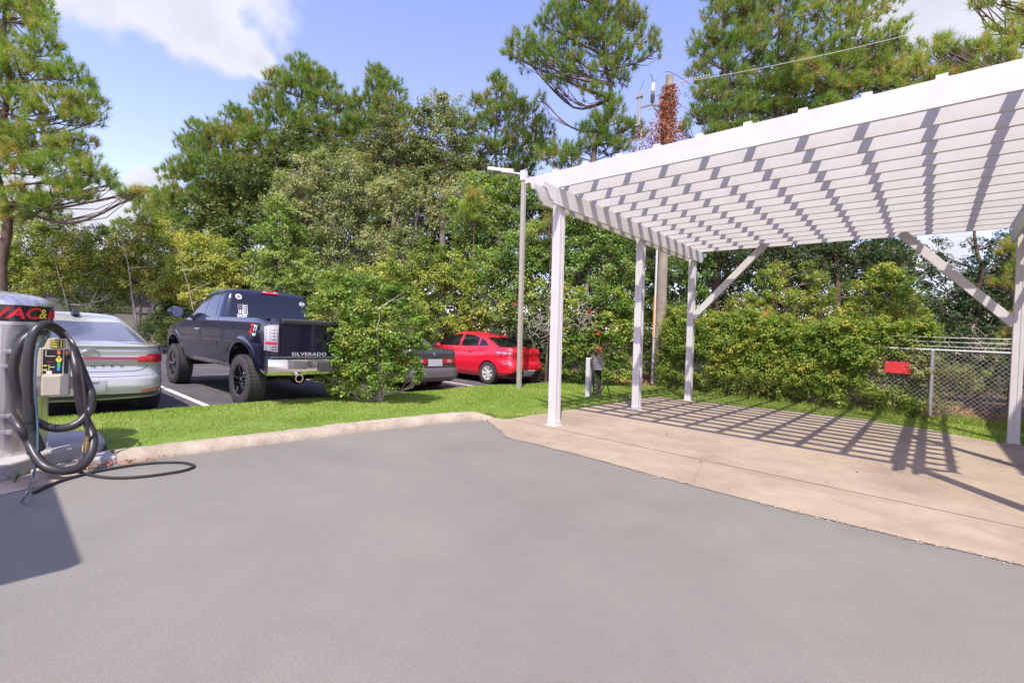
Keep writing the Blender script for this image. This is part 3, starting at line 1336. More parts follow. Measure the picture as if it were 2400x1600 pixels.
    hood = mb.build('hood', M_beige, cab, bevel=.004)
    mb = MB()
    obox(mb, -.045, .045, -.004, .003, 1.10, 1.175)
    mb.build('hood_plate', M_black, hood)
    mb = MB()
    for z in (1.112, 1.133, 1.154):
        obox(mb, -.036, .008, .003, .006, z, z + .010)
    obox(mb, .020, .029, .003, .006, 1.108, 1.166)
    for u0, u1, z0, z1 in ((-.042, .042, 1.103, 1.106), (-.042, .042, 1.170, 1.173), (-.042, -.039, 1.103, 1.173), (.039, .042, 1.103, 1.173)):
        obox(mb, u0, u1, .003, .006, z0, z1)
    mb.build('hood_print', M_yel, hood)
    mb = MB()
    obox(mb, -.092, .082, -.012, .004, .865, 1.08)
    face = mb.build('gauge_panel', M_black, cab)
    mb = MB()
    for u0, u1, z0, z1 in ((-.097, -.09, .86, 1.09), (.08, .088, .86, 1.09), (.040, .048, .86, 1.09), (-.097, .088, .855, .866), (-.075, -.068, 1.03, 1.08), (-.075, -.01, 1.022, 1.03)):
        obox(mb, u0, u1, .0, .012, z0, z1)
    mb.build('panel_frame', M_beige, face)
    mb = MB()
    obox(mb, .002, .024, .004, .009, 1.045, 1.08)
    mb.build('scale_top', M_orange, face)
    mb = MB()
    obox(mb, .055, .075, .004, .007, 1.04, 1.075)
    mb.build('scale_top', M_orange, face)
    mb = MB()
    obox(mb, -.090, -.062, .004, .008, .935, .946)
    obox(mb, -.090, -.062, .004, .008, .895, .908)
    obox(mb, -.052, -.047, .004, .008, .90, .95)
    mb.build('panel_print', M_yel, face)
    mb = MB()
    P = []
    for k in range(14):
        a = 2 * math.pi * k / 14
        P.append(bp(.013 + .02 * math.cos(a), .009, .995 + .022 * math.sin(a)))
    mb.add(P, [tuple(range(14))])
    obox(mb, .006, .020, .004, .009, .995, 1.03)
    mb.build('gauge_print', M_yel, face)
    mb = MB()
    obox(mb, .004, .023, .004, .009, .93, .975)
    mb.build('scale_green', M_green, face)
    mb = MB()
    obox(mb, .004, .023, .004, .009, .895, .93)
    mb.build('scale_blue', mat('blue_print', (.02, .35, .7), .5), face)
    mb = MB()
    obox(mb, -.05, -.012, .004, .008, .925, .930)
    mb.build('panel_label', M_label, face)
    mb = MB()
    obox(mb, -.066, -.030, .004, .010, .866, .893)
    mb.build('panel_label', M_label, face)
    mb = MB()
    obox(mb, -.07, -.02, .004, .008, .972, .976)
    mb.build('panel_line', M_red, face)
    # lower locker
    mb = MB()
    obox(mb, -.095, .092, -.14, .03, .665, .855)
    lock = mb.build('coin_vault', M_beige, r, bevel=.012)
    mb = MB()
    obox(mb, .092, .115, -.1, .0, .72, .83)
    mb.build('vault_handle', M_beige, lock, bevel=.004)
    mb = MB()
    obox(mb, -.165, -.098, -.22, -.02, .66, 1.09)
    mb.build('side_housing', M_steel, cab, bevel=.004)
    mb = MB()
    obox(mb, -.17, -.12, -.02, .012, .71, .77)
    mb.build('padlock', M_brass, lock, bevel=.005)

    # hoses: paths sketched in the plane that faces the driveway
    def q(px, py, X):
        """zoomed sketch coordinates -> local"""
        d = raydir(px / 3.0146, 660 + py / 3.0146)
        t = X / d.x
        return Vector((0, 0, CAMH)) + d * t - Vector((cx, cy, .13))

    def ringed(name, pts, rad):
        mb = MB()
        P = catmull(pts, 14)
        L = [0]
        for i in range(1, len(P)):
            L.append(L[-1] + (P[i] - P[i - 1]).length)
        n = int(L[-1] / .0105)
        out = []
        Pn = np.array([tuple(p) for p in P])
        for i in range(n + 1):
            s = L[-1] * i / n
            out.append(Vector([np.interp(s, L, Pn[:, k]) for k in range(3)]))
        rr = [rad * (1.0 if i % 2 else .86) for i in range(n + 1)]
        mb.tube(out, rr, 14)
        return mb.build(name, M_hose, hr, smooth=True, angle=80)
    hr = empty('vacuum_hose', (cx, cy, .13), 0, 'thick ribbed black vacuum hose coiled in loops on the station', 'hose')
    Xa, Xb, Xc = -5.72, -5.84, -5.95
    p1 = [(215, 930, Xa), (200, 840, Xa), (195, 650, Xa), (207, 470, Xa), (245, 350, Xa - .02), (315, 303, Xa - .08), (395, 330, Xb - .1), (462, 395, Xc - .05), (508, 490, Xc), (540, 610, Xb), (552, 740, Xb), (570, 870, Xb),
          (605, 970, Xb), (642, 1050, Xb + .04), (658, 1130, Xa), (635, 1230, Xa + .1), (560, 1310, Xa + .2), (440, 1335, Xa + .24), (325, 1307, Xa + .2), (255, 1235, Xa + .1), (200, 1130, Xa), (145, 1040, Xa), (90, 960, Xb)]
    ringed('hose_loop', [q(*a) for a in p1], .0385)
    p2 = [(330, 345, Xc - .06), (215, 375, Xc - .03), (135, 460, Xc), (98, 590, Xc), (105, 730, Xc), (148, 850, Xc), (210, 950, Xc + .03), (300, 1012, Xb + .04), (400, 1035, Xb + .06), (500, 1022, Xb + .06), (580, 975, Xb + .05), (640, 890, Xb), (645, 800, Xb - .02),
          (605, 690, Xc), (560, 580, Xc), (520, 480, Xc - .04), (470, 400, Xc - .06)]
    ringed('hose_loop', [q(*a) for a in p2], .0385)
    # cuff and claw nozzle
    mb = MB()
    mb.tube([q(210, 915, Xa), q(212, 990, Xa)], .045, 14)
    mb.tube([q(213, 985, Xa), q(222, 1060, Xa)], .040, 14)
    mb.tube([q(222, 1055, Xa), q(240, 1110, Xa), q(255, 1190, Xa)], [.040, .05, .062], 14)
    mb.build('cuff', M_rub, hr, smooth=True, angle=40)
    mb = MB()
    a_, b_ = q(185, 1225, Xa), q(310, 1195, Xa)
    mb.add([q(232, 1120, Xa + .04), q(270, 1120, Xa + .04), b_, a_, q(232, 1120, Xa - .05), q(270, 1120, Xa - .05), b_ + Vector((-.08, 0, 0)), a_ + Vector((-.08, 0, 0))],
           [(0, 1, 2, 3), (4, 7, 6, 5), (0, 4, 5, 1), (1, 5, 6, 2), (2, 6, 7, 3), (3, 7, 4, 0)])
    mb.build('nozzle', M_rub, hr, bevel=.006)
    # thin blue air line
    mb = MB()
    p3 = [(332, 372, Xb), (285, 425, Xa + .02), (256, 520, Xa + .03), (246, 650, Xa + .04), (250, 790, Xa + .05), (262, 950, Xa + .06), (266, 1100, Xa + .08), (256, 1270, Xa + .12), (225, 1400, Xa + .26)]
    def g0(px, py, z=.012):
        d = raydir(px / 3.0146, 660 + py / 3.0146)
        return Vector((0, 0, CAMH)) + d * ((z - CAMH) / d.z) - Vector((cx, cy, .13))
    mb.tube(catmull([q(*a) for a in p3] + [g0(190, 1492, .10), g0(150, 1552)], 8), .0085, 8)
    hb = empty('air_hose', (cx, cy, .13), 0, 'thin blue air hose hanging from the gauge box to the asphalt', 'hose')
    mb.build('tube', M_blue, hb, smooth=True)
    # grey water line with brass gun, ends on the ground
    hg = empty('air_line', (cx, cy, .13), 0, 'dark air line with a brass quick coupler hanging right of the gauge box', 'hose')
    mb = MB()
    p4 = [(465, 360, Xb), (520, 440, Xa), (560, 560, Xa), (588, 720, Xa + .02), (604, 880, Xa + .03), (613, 1000, Xa + .03), (614, 1100, Xa + .03)]
    mb.tube(catmull([q(*a) for a in p4], 8), .0135, 8)
    mb.tube(catmull([q(600, 1240, Xa + .03), q(600, 1300, Xa + .02), q(590, 1380, Xa + .03)], 6), .009, 8)
    mb.build('tube', M_hose, hg, smooth=True)
    mb = MB()
    mb.tube([q(614, 1090, Xa + .03), q(612, 1135, Xa + .03)], .016, 10)
    mb.tube([q(611, 1135, Xa + .03), q(608, 1175, Xa + .03)], .024, 10)
    mb.tube([q(588, 1150, Xa + .04), q(585, 1200, Xa + .05)], .007, 8)
    mb.build('coupler', M_brass, hg, smooth=True)
    mb = MB()
    mb.tube([q(608, 1172, Xa + .03), q(602, 1245, Xa + .03)], .015, 10)
    mb.build('chuck', M_chrome, hg, smooth=True)
    # loose loop on the asphalt
    def g(px, py):
        d = raydir(px / 3.0146, 660 + py / 3.0146)
        t = (.014 - CAMH) / d.z
        return Vector((0, 0, CAMH)) + d * t
    mb = MB()
    p5 = [(235, 1490), (330, 1445), (430, 1405), (560, 1368), (700, 1335), (850, 1308), (1000, 1287), (1150, 1276), (1280, 1276), (1355, 1290), (1368, 1306), (1300, 1332), (1180, 1353), (1040, 1372), (900, 1383), (780, 1383), (690, 1373), (610, 1356), (540, 1340)]
    mb.tube(catmull([g(*a) for a in p5], 10), .0125, 8)
    o = mb.build('ground_hose', M_rub, None, smooth=True)
    tag(o, 'thin black hose lying in a long loop on the asphalt', 'hose')
    # leaves caught along the curb
    rng = np.random.default_rng(8)
    n = 130
    X = rng.normal(-5.70, .035, n)
    Y = .6 + rng.beta(1, 2.2, n) * .9
    V, F = leaf_quads(np.stack([X, Y, np.full(n, .02) + rng.random(n) * .02], 1), unit(np.array([0, 0, 1]) + rng.normal(0, .5, (n, 3))), rng.uniform(.02, .05, n), rng.uniform(.008, .015, n), rng)
    o = np_mesh('leaf_litter', V, F, mat('orange_litter', (.45, .15, .06), .8))
    tag(o, 'orange dead leaves caught in the gutter beside the curb', 'dead leaves', kind='stuff')
    # weed at the island's foot
    rng = np.random.default_rng(3)
    mb = MB()
    for k in range(9):
        a = rng.uniform(0, 6.28)
        l = rng.uniform(.06, .14)
        b = Vector((-5.60, .18, .0))
        e = b + Vector((math.cos(a) * l, math.sin(a) * l, .04 + l * .6))
        m_ = (b + e) / 2 + Vector((0, 0, .03))
        w = Vector((-math.sin(a), math.cos(a), 0)) * .006
        mb.add([b - w * .5, b + w * .5, m_ + w, e, m_ - w], [(0, 1, 2, 4), (2, 3, 4)])
    o = mb.build('weed', mat('weed_green', (.07, .12, .04), .6))
    tag(o, 'small green weed sprouting at the foot of the island', 'weed')


vacuum()


# ================================================================== VEHICLES
def outline(xr, xf, w, pr, pf, q, n):
    """half plan outline from rear centre to front centre, even arc length"""
    xc = (xr + xf) / 2
    h = (xf - xr) / 2
    P = []
    N = 400
    for i in range(N + 1):
        a = math.pi * i / N
        c, s = math.cos(a), math.sin(a)
        p = pr if c > 0 else pf
        x = xc - h * math.copysign(abs(c) ** (2 / p), c)
        y = w * abs(s) ** (2 / q)
        P.append((x, y))
    L = [0]
    for i in range(1, N + 1):
        L.append(L[-1] + math.hypot(P[i][0] - P[i - 1][0], P[i][1] - P[i - 1][1]))
    out = []
    for i in range(n + 1):
        s = L[-1] * i / n
        out.append((float(np.interp(s, L, [p[0] for p in P])), float(np.interp(s, L, [p[1] for p in P]))))
    return out


def stack(levels, ztop=None, zref=None, n=110, pr=4, pf=4, q=4, refine=3, crown=.03, cap=True, capends=.4):
    """levels: (z, xr, w, xf); returns rows of closed loops, plus cap rows"""
    Z = [l[0] for l in levels]
    A = np.array(levels)
    zs = np.concatenate([np.linspace(Z[i], Z[i + 1], refine, endpoint=False) for i in range(len(Z) - 1)] + [[Z[-1]]])
    from_spline = lambda k, z: float(np.interp(z, A[:, 0], A[:, k]))
    rows = []
    for z in zs:
        # smooth interpolation of the control values
        v = [from_spline(k, z) for k in (1, 2, 3)]
        half = outline(v[0], v[2], v[1], pr, pf, q, n)
        loop = half + [(x, -y) for x, y in half[::-1][1:-1]]
        row = []
        for x, y in loop:
            zz = z
            if ztop:
                tz = float(np.interp(x, [a[0] for a in ztop], [a[1] for a in ztop]))
                zr = float(Z[-1])
                z0 = float(Z[0])
                tt = (z - z0) / (zr - z0)
                zz = z0 + (tz - z0) * tt ** 1.0
            row.append((x, y, zz))
        rows.append(row)
    if cap:
        last = rows[-1]
        xr = min(p[0] for p in last)
        xf = max(p[0] for p in last)
        for s in (.08, .22, .45, .7, 1.0):
            row = []
            for x, y, z in last:
                cx = min(max(x, xr + capends), xf - capends)
                row.append((x + (cx - x) * s * .9, y * (1 - s), z + crown * (1 - (1 - s) ** 2)))
            rows.append(row)
    return rows


def rows_mesh(rows, arches=None, R=.36):
    bm = bmesh.new()
    vv = [[bm.verts.new(p) for p in r] for r in rows]
    n = len(rows[0])
    for i in range(len(rows) - 1):
        for k in range(n):
            k2 = (k + 1) % n
            try:
                bm.faces.new((vv[i][k], vv[i][k2], vv[i + 1][k2], vv[i + 1][k]))
            except ValueError:
                pass
    bmesh.ops.remove_doubles(bm, verts=bm.verts, dist=1e-4)
    bmesh.ops.recalc_face_normals(bm, faces=bm.faces)
    bvh = BVHTree.FromBMesh(bm)
    if arches:
        kill = []
        for f in bm.faces:
            c = f.calc_center_median()
            if abs(c.y) < .45:
                continue
            for ax, az in arches:
                if (c.x - ax) ** 2 + (c.z - az) ** 2 < R * R:
                    kill.append(f)
                    break
        bmesh.ops.delete(bm, geom=kill, context='FACES')
        for v in bm.verts:
            if v.is_boundary:
                for ax, az in arches:
                    d = math.hypot(v.co.x - ax, v.co.z - az)
                    if d < R * 1.22 and abs(v.co.y) > .45 and v.co.z > min(r[0][2] for r in rows) + .005:
                        v.co.x = ax + (v.co.x - ax) * R / d
                        v.co.z = az + (v.co.z - az) * R / d
        # arch lips
        be = [e for e in bm.edges if e.is_boundary and any(abs(math.hypot(v.co.x - ax, v.co.z - az) - R) < .01 for v in e.verts for ax, az in arches)]
        ret = bmesh.ops.extrude_edge_only(bm, edges=be)
        for v in ret['geom']:
            if isinstance(v, bmesh.types.BMVert):
                v.co.y *= .93
    return bm, bvh


def bm_obj(bm, name, m, parent, smooth=True, angle=32):
    me = bpy.data.meshes.new(name)
    bm.to_mesh(me)
    bm.free()
    me.materials.append(m)
    if smooth:
        me.polygons.foreach_set('use_smooth', [True] * len(me.polygons))
        me.set_sharp_from_angle(angle=math.radians(angle))
    o = bpy.data.objects.new(name, me)
    col.objects.link(o)
    o.parent = parent
    return o


def cast(bvh, p, d, off=.004):
    p = Vector(p)
    d = Vector(d).normalized()
    h = bvh.ray_cast(p - d * 3.0, d)
    if h[0] is None:
        nr = bvh.find_nearest(p)
        return nr[0] + nr[1] * off
    nrm = h[1] if h[1].dot(d) < 0 else -h[1]
    return h[0] + nrm * off


def patch(bvh, a, b, d, name, m, parent, off=.004, nu=14, nv=6, smooth=True):
    """a, b: polylines (3-d seeds) of the two long edges; cast along d on the body"""
    def res(P, n):
        P = [Vector(p) for p in P]
        L = [0]
        for i in range(1, len(P)):
            L.append(L[-1] + (P[i] - P[i - 1]).length)
        return [Vector([np.interp(L[-1] * i / n, L, [p[k] for p in P]) for k in range(3)]) for i in range(n + 1)]
    A = res(a, nu)
    B = res(b, nu)
    mb = MB()
    rows = [[cast(bvh, A[i].lerp(B[i], j / nv), d, off) for i in range(nu + 1)] for j in range(nv + 1)]
    mb.grid(rows)
    # rim going back to the body
    inner = [[cast(bvh, A[i].lerp(B[i], j / nv), d, -.004) for i in range(nu + 1)] for j in (0, nv)]
    mb.grid([rows[0], inner[0]])
    mb.grid([rows[-1], inner[1]])
    mb.grid([[r[0] for r in rows], [inner[0][0]] + [r[0] for r in rows[1:-1]] + [inner[1][0]]])
    mb.grid([[r[-1] for r in rows], [inner[0][-1]] + [r[-1] for r in rows[1:-1]] + [inner[1][-1]]])
    return mb.build(name, m, parent, smooth=smooth, angle=40)


def wheel(parent, x, y, r, rr, wdt, side, style, m_rim, m_acc=None):
    """side +1/-1: outward y direction"""
    z = r
    w = MB()
    w.lathe([(0, -.02), (.07, -.02), (.07, .03), (0, .03)], c=(x, y - side * wdt * .25, z), axis='y', n=16)
    w.lathe([(.02, -.0), (rr * .8, -.0), (rr * .8, .02), (.02, .02)], c=(x, y - side * wdt * .45, z), axis='y', n=20)
    hub = w.build('wheel', M_dark, parent)
    t = MB()
    h = wdt / 2
    pr = [(rr * .98, h * .82), (rr * 1.04, h * .95), (r * .86, h), (r * .94, h * .93), (r * .985, h * .8), (r, h * .6), (r, -h * .6), (r * .985, -h * .8), (r * .9, -h), (rr * .98, -h * .85)]
    t.lathe([(a, side * b) for a, b in pr], c=(x, y, z), axis='y', n=56)
    # tread blocks / grooves
    ng = 44
    for k in range(ng):
        a = 2 * math.pi * k / ng
        for s0, s1 in ((-.92, -.55), (.55, .92)):
            rr1 = r * 1.004
            c = Vector((x + rr1 * math.cos(a), y + side * h * (s0 + s1) / 2, z + rr1 * math.sin(a)))
            rot = Matrix.Rotation(-a, 3, 'Y')
            t.box(c, (.012, h * (s1 - s0), 2 * math.pi * r / ng * .62), rot)
        for gy in (-.3, 0, .3):
            c = Vector((x + r * math.cos(a + .05 * gy), y + h * gy, z + r * math.sin(a + .05 * gy)))
            rot = Matrix.Rotation(-a, 3, 'Y')
            t.box(c, (.012, h * .2, 2 * math.pi * r / ng * .7), rot)
    t.build('tyre', M_tyre, hub, smooth=True, angle=30)
    q = MB()
    q.lathe([(rr * 1.0, side * h * .84), (rr * .93, side * h * .86), (rr * .90, side * h * .6), (rr * .88, -side * h * .8)], c=(x, y, z), axis='y', n=48)
    yo = y + side * h * .66
    if style == 'truck':
        for k in range(10):
            a = 2 * math.pi * k / 10 + .1
            for da in (-.16, .16):
                p0 = Vector((x + .05 * math.cos(a), yo, z + .05 * math.sin(a)))
                p1 = Vector((x + rr * .92 * math.cos(a + da), y + side * h * .8, z + rr * .92 * math.sin(a + da)))
                q.bar(p0, p1, .016, .020, up=(0, 1, 0))
        q.lathe([(.0, 0), (.05, 0), (.062, -side * .03)], c=(x, yo + side * .035, z), axis='y', n=16)
        rim = q.build('rim', m_rim, hub, smooth=True, angle=30)
        q2 = MB()
        for k in range(20):
            a = 2 * math.pi * k / 20
            q2.lathe([(0, side * .008), (.008, side * .008), (.008, 0)], c=(x + rr * .955 * math.cos(a), y + side * h * .85, z + rr * .955 * math.sin(a)), axis='y', n=6)
        for k in range(5):
            a = 2 * math.pi * k / 5 + .1
            for da in (-.1, .1):
                p0 = Vector((x + .07 * math.cos(a), yo + side * .016, z + .07 * math.sin(a)))
                p1 = Vector((x + rr * .86 * math.cos(a + da), y + side * (h * .8 + .012), z + rr * .86 * math.sin(a + da)))
                q2.bar(p0, p1, .020, .008, up=(0, 1, 0))
        q2.build('rivets', m_acc or M_chrome, rim)
    else:
        ns = 7 if style == 'alloy7' else 5
        for k in range(ns):
            a = 2 * math.pi * k / ns
            P0, P1 = [], []
            for u, wd in ((.03, .022), (rr * .5, .026), (rr * .93, .045)):
                ca, sa = math.cos(a), math.sin(a)
                for s in (-1, 1):
                    P0.append((x + u * ca - s * wd * sa, yo + side * (.01 if u < rr * .6 else .03), z + u * sa + s * wd * ca))
            back = [(p[0], p[1] - side * .03, p[2]) for p in P0]
            V = P0 + back
            q.add(V, [(0, 1, 3, 2), (2, 3, 5, 4), (6, 8, 9, 7), (8, 10, 11, 9), (0, 2, 8, 6), (2, 4, 10, 8), (1, 7, 9, 3), (3, 9, 11, 5)])
        q.lathe([(.0, side * .02), (.045, side * .02), (.055, 0)], c=(x, yo, z), axis='y', n=16)
        q.build('rim', m_rim, hub, smooth=True, angle=30)
    return hub


def wells(parent, arches, R, wy0, wy1, a0=-.15):
    for ax, az in arches:
        for s in (-1, 1):
            mb = MB()
            mb.lathe([(R * 1.01, wy1 * s), (R * 1.01, wy0 * s), (0, wy0 * s)], c=(ax, 0, az), axis='y', n=24, arc=(a0, math.pi - a0))
            mb.build('wheel_well', M_dark, parent)


def handle(bvh, parent, x, y, z, m):
    p = cast(bvh, (x, y, z), (0, -1 if y > 0 else 1, 0), 0)
    s = 1 if y > 0 else -1
    mb = MB()
    mb.tube([p + Vector((-.09, s * .005, 0)), p + Vector((-.07, s * .032, 0)), p + Vector((.07, s * .032, 0)), p + Vector((.09, s * .005, 0))], .013, 8)
    mb.build('door_handle', m, parent, smooth=True)


def ring(bvh, cx, cz, rx, rz, name, m, parent, w=.006, d=(1, 0, 0), off=.008):
    P = []
    for k in range(25):
        a = 2 * math.pi * k / 24
        P.append(cast(bvh, (0, cx + rx * math.cos(a), cz + rz * math.sin(a)), d, off))
    mb = MB()
    mb.tube(P, w, 6, caps=False)
    return mb.build(name, m, parent, smooth=True)


def text_cast(bvh, name, txt, size, m, parent, cy, cz, d=(1, 0, 0), rear=True, off=.006, cx=0, side=0, **k):
    vs, fs = text_mesh(txt, size, **k)
    mb = MB()
    V = []
    for u, v, w in vs:
        if rear:     # seen from behind: picture right = local -y
            V.append(cast(bvh, (0, cy - u, cz + v), (1, 0, 0), off + w * .5))
        else:        # left side (+y local): picture right = local -x
            V.append(cast(bvh, (cx - u, 0, cz + v), (0, -1, 0), off + w * .5))
    mb.add(V, fs)
    return mb.build(name, m, parent)


def place_car(name, x, y, rz, label, cat):
    # local: +x forward from the rear bumper, +y left
    return empty(name, (x, y, -.004), math.pi + rz, label, cat)


# -------------------------------------------------- silver sedan (rear towards us)
def silver_sedan():
    r = place_car('sedan', -8.16, .91, 0, 'silver sedan with a full width red tail light bar parked behind the vacuum', 'car')
    lev = [(.27, .16, .84, 4.45), (.30, .09, .87, 4.55), (.35, .03, .89, 4.62), (.46, 0.0, .905, 4.66), (.56, .01, .91, 4.67), (.62, .045, .905, 4.66), (.72, .075, .90, 4.64), (.80, .05, .895, 4.6), (.86, .06, .885, 4.5), (.93, .05, .86, 4.4), (1.0, .07, .81, 4.3)]
    zt = [(0, 1.02), (.3, 1.03), (.9, 1.01), (1.6, .965), (3.3, .95), (3.6, .93), (4.3, .78), (4.7, .68)]
    rows = stack(lev, zt, n=130, pr=4.2, pf=3.0, q=9, refine=4, crown=.035)
    ar = [(.96, .33), (3.68, .33)]
    bm, bvh = rows_mesh(rows, ar, .365)
    body = bm_obj(bm, 'body', M_silver, r)
    g = [(.90, .30, .80, 3.75), (1.02, .34, .775, 3.55), (1.09, .56, .745, 3.32), (1.16, .82, .71, 3.1), (1.24, 1.12, .665, 2.88), (1.31, 1.40, .62, 2.66), (1.37, 1.66, .57, 2.46), (1.405, 1.86, .53, 2.3), (1.42, 1.98, .49, 2.2)]
    bm2, gv = rows_mesh(stack(g, n=110, pr=4.5, pf=4, q=6, refine=3, crown=.025, capends=.1))
    bm_obj(bm2, 'roof', M_silver, r, angle=50)
    dd = (.6, 0, -.8)
    patch(gv, [(.52, -.66, 1.06), (.44, -.3, 1.045), (.42, 0, 1.04), (.44, .3, 1.045), (.52, .66, 1.06)], [(1.42, -.50, 1.33), (1.36, -.25, 1.345), (1.34, 0, 1.35), (1.36, .25, 1.345), (1.42, .50, 1.33)], dd, 'rear_window', M_glass2, r, nu=20, nv=10)
    for s in (-1, 1):
        patch(gv, [(.95, s, 1.03), (1.7, s, 1.01), (2.6, s, 1.0), (3.35, s, 1.0)], [(1.25, s, 1.13), (1.7, s, 1.28), (2.3, s, 1.31), (3.0, s, 1.08)], (0, -s, 0), 'side_window', M_glass, r, nu=16)
    # shark fin
    mb = MB()
    zf = 1.435
    mb.prism([(1.62, zf), (1.85, zf + .075), (1.92, zf + .07), (2.06, zf)], 'y', -.018, .018)
    for i, v in enumerate(mb.v):
        k = (v[2] - zf) / .075
        mb.v[i] = (v[0], v[1] * (2.6 - 1.9 * k), v[2] - .03 * (1 - k))
    mb.build('antenna_fin', M_black, r)
    # light bar and corner lamps
    Y = .70
    patch(bvh, [(0, -Y, .855), (0, -.3, .862), (0, .3, .862), (0, Y, .855)], [(0, -Y, .81), (0, -.3, .825), (0, .3, .825), (0, Y, .81)], (1, 0, 0), 'light_bar', mat('dark_lamp_red', (.26, .008, .015), .12, coat=1.0), r, .008, nu=24, nv=3)
    for s in (-1, 1):
        patch(bvh, [(0, s * .50, .865), (0, s * .68, .885), (0, s * .80, .895), (0, s * .875, .915)], [(0, s * .50, .79), (0, s * .68, .79), (0, s * .80, .775), (0, s * .885, .76)], (1, 0, 0), 'tail_lamp', M_tail, r, .012)
        patch(bvh, [(.05, s, .905), (.18, s, .90), (.42, s, .885)], [(.05, s, .79), (.18, s, .815), (.42, s, .875)], (0, -s, 0), 'tail_lamp', M_tail, r, .010)
        patch(bvh, [(0, s * .52, .795), (0, s * .66, .79)], [(0, s * .54, .77), (0, s * .70, .755)], (1, 0, 0), 'reversing_lamp', M_tailw, r, .013)
        patch(bvh, [(0, s * .54, .405), (0, s * .85, .445)], [(0, s * .54, .39), (0, s * .85, .42)], (1, 0, 0), 'reflector', M_tail, r, .010)
    patch(bvh, [(0, -.85, .405), (0, -.55, .365), (0, .55, .365), (0, .85, .405)], [(0, -.80, .30), (0, -.5, .275), (0, .5, .275), (0, .80, .30)], (1, 0, 0), 'lower_bumper', mat('dark_bumper_plastic', (.05, .045, .045), .5), r, .010, nu=20)
    patch(bvh, [(0, -.8, .335), (0, 0, .31), (0, .8, .335)], [(0, -.8, .32), (0, 0, .295), (0, .8, .32)], (1, 0, 0), 'bumper_trim', M_alum, r, .022, nu=20)
    # shut lines of the boot lid
    def line(pts, d=(1, 0, 0), name='shut_line'):
        mb = MB()
        mb.tube([cast(bvh, p, d, .001) for p in catmull(pts, 6)], .0035, 4)
        mb.build(name, M_black, r)
    line([(0, -.66, .86), (0, -.62, .76), (0, -.52, .68), (0, -.2, .665), (0, .2, .665), (0, .52, .68), (0, .62, .76), (0, .66, .86)])
    line([(0, -.86, .62), (0, -.4, .60), (0, .4, .60), (0, .86, .62)])
    # spoiler lip
    mb = MB()
    mb.grid([[cast(bvh, (0, y, .99), (1, 0, 0), o_) + Vector((dx, 0, dz)) for y in np.linspace(-.74, .74, 20)] for o_, dx, dz in ((.0, 0, -.035), (.03, 0, .012), (.02, .03, .025), (0, .12, .012))])
    mb.build('spoiler', M_silver, r, smooth=True, angle=60)
    # plate, badge, lettering
    patch(bvh, [(0, -.16, .555), (0, .16, .555)], [(0, -.16, .40), (0, .16, .40)], (1, 0, 0), 'licence_plate', M_plate, r, .012, nu=6, nv=3)
    text_cast(bvh, 'plate_lettering', 'Mississippi', .045, mat('plate_blue', (.05, .06, .15), .5), r, 0, .53, off=.016, depth=.002)
    text_cast(bvh, 'lettering', 'E L A N T R A', .062, mat('badge_dark', (.1, .1, .11), .3, .8), r, -.04, .735, off=.007, depth=.003, spacing=1.65)
    ring(bvh, 0, .915, .085, .043, 'emblem', M_chrome, r, .006, off=.010)
    text_cast(bvh, 'emblem', 'H', .075, M_chrome, r, 0, .915, off=.010, depth=.004, shear=.4)
    for ax in (.96, 3.68):
        for s in (-1, 1):
            wheel(r, ax, s * .80, .325, .215, .20, s, 'alloy5', M_alum)
    wells(r, ar, .365, .60, .86)
    mb = MB()
    mb.box((2.33, 0, .26), (4.1, 1.45, .10))
    mb.build('underbody', M_dark, r)
    for s in (-1, 1):
        handle(bvh, r, 1.75, s, .86, M_silver)
        handle(bvh, r, 2.75, s, .85, M_silver)
        mb = MB()
        mb.lathe([(0, -.08), (.05, -.06), (.075, 0), (.05, .06), (0, .08)], c=(3.0, s * .96, .99), axis='x', n=14)
        mb.build('mirror', M_silver, r, smooth=True)


silver_sedan()


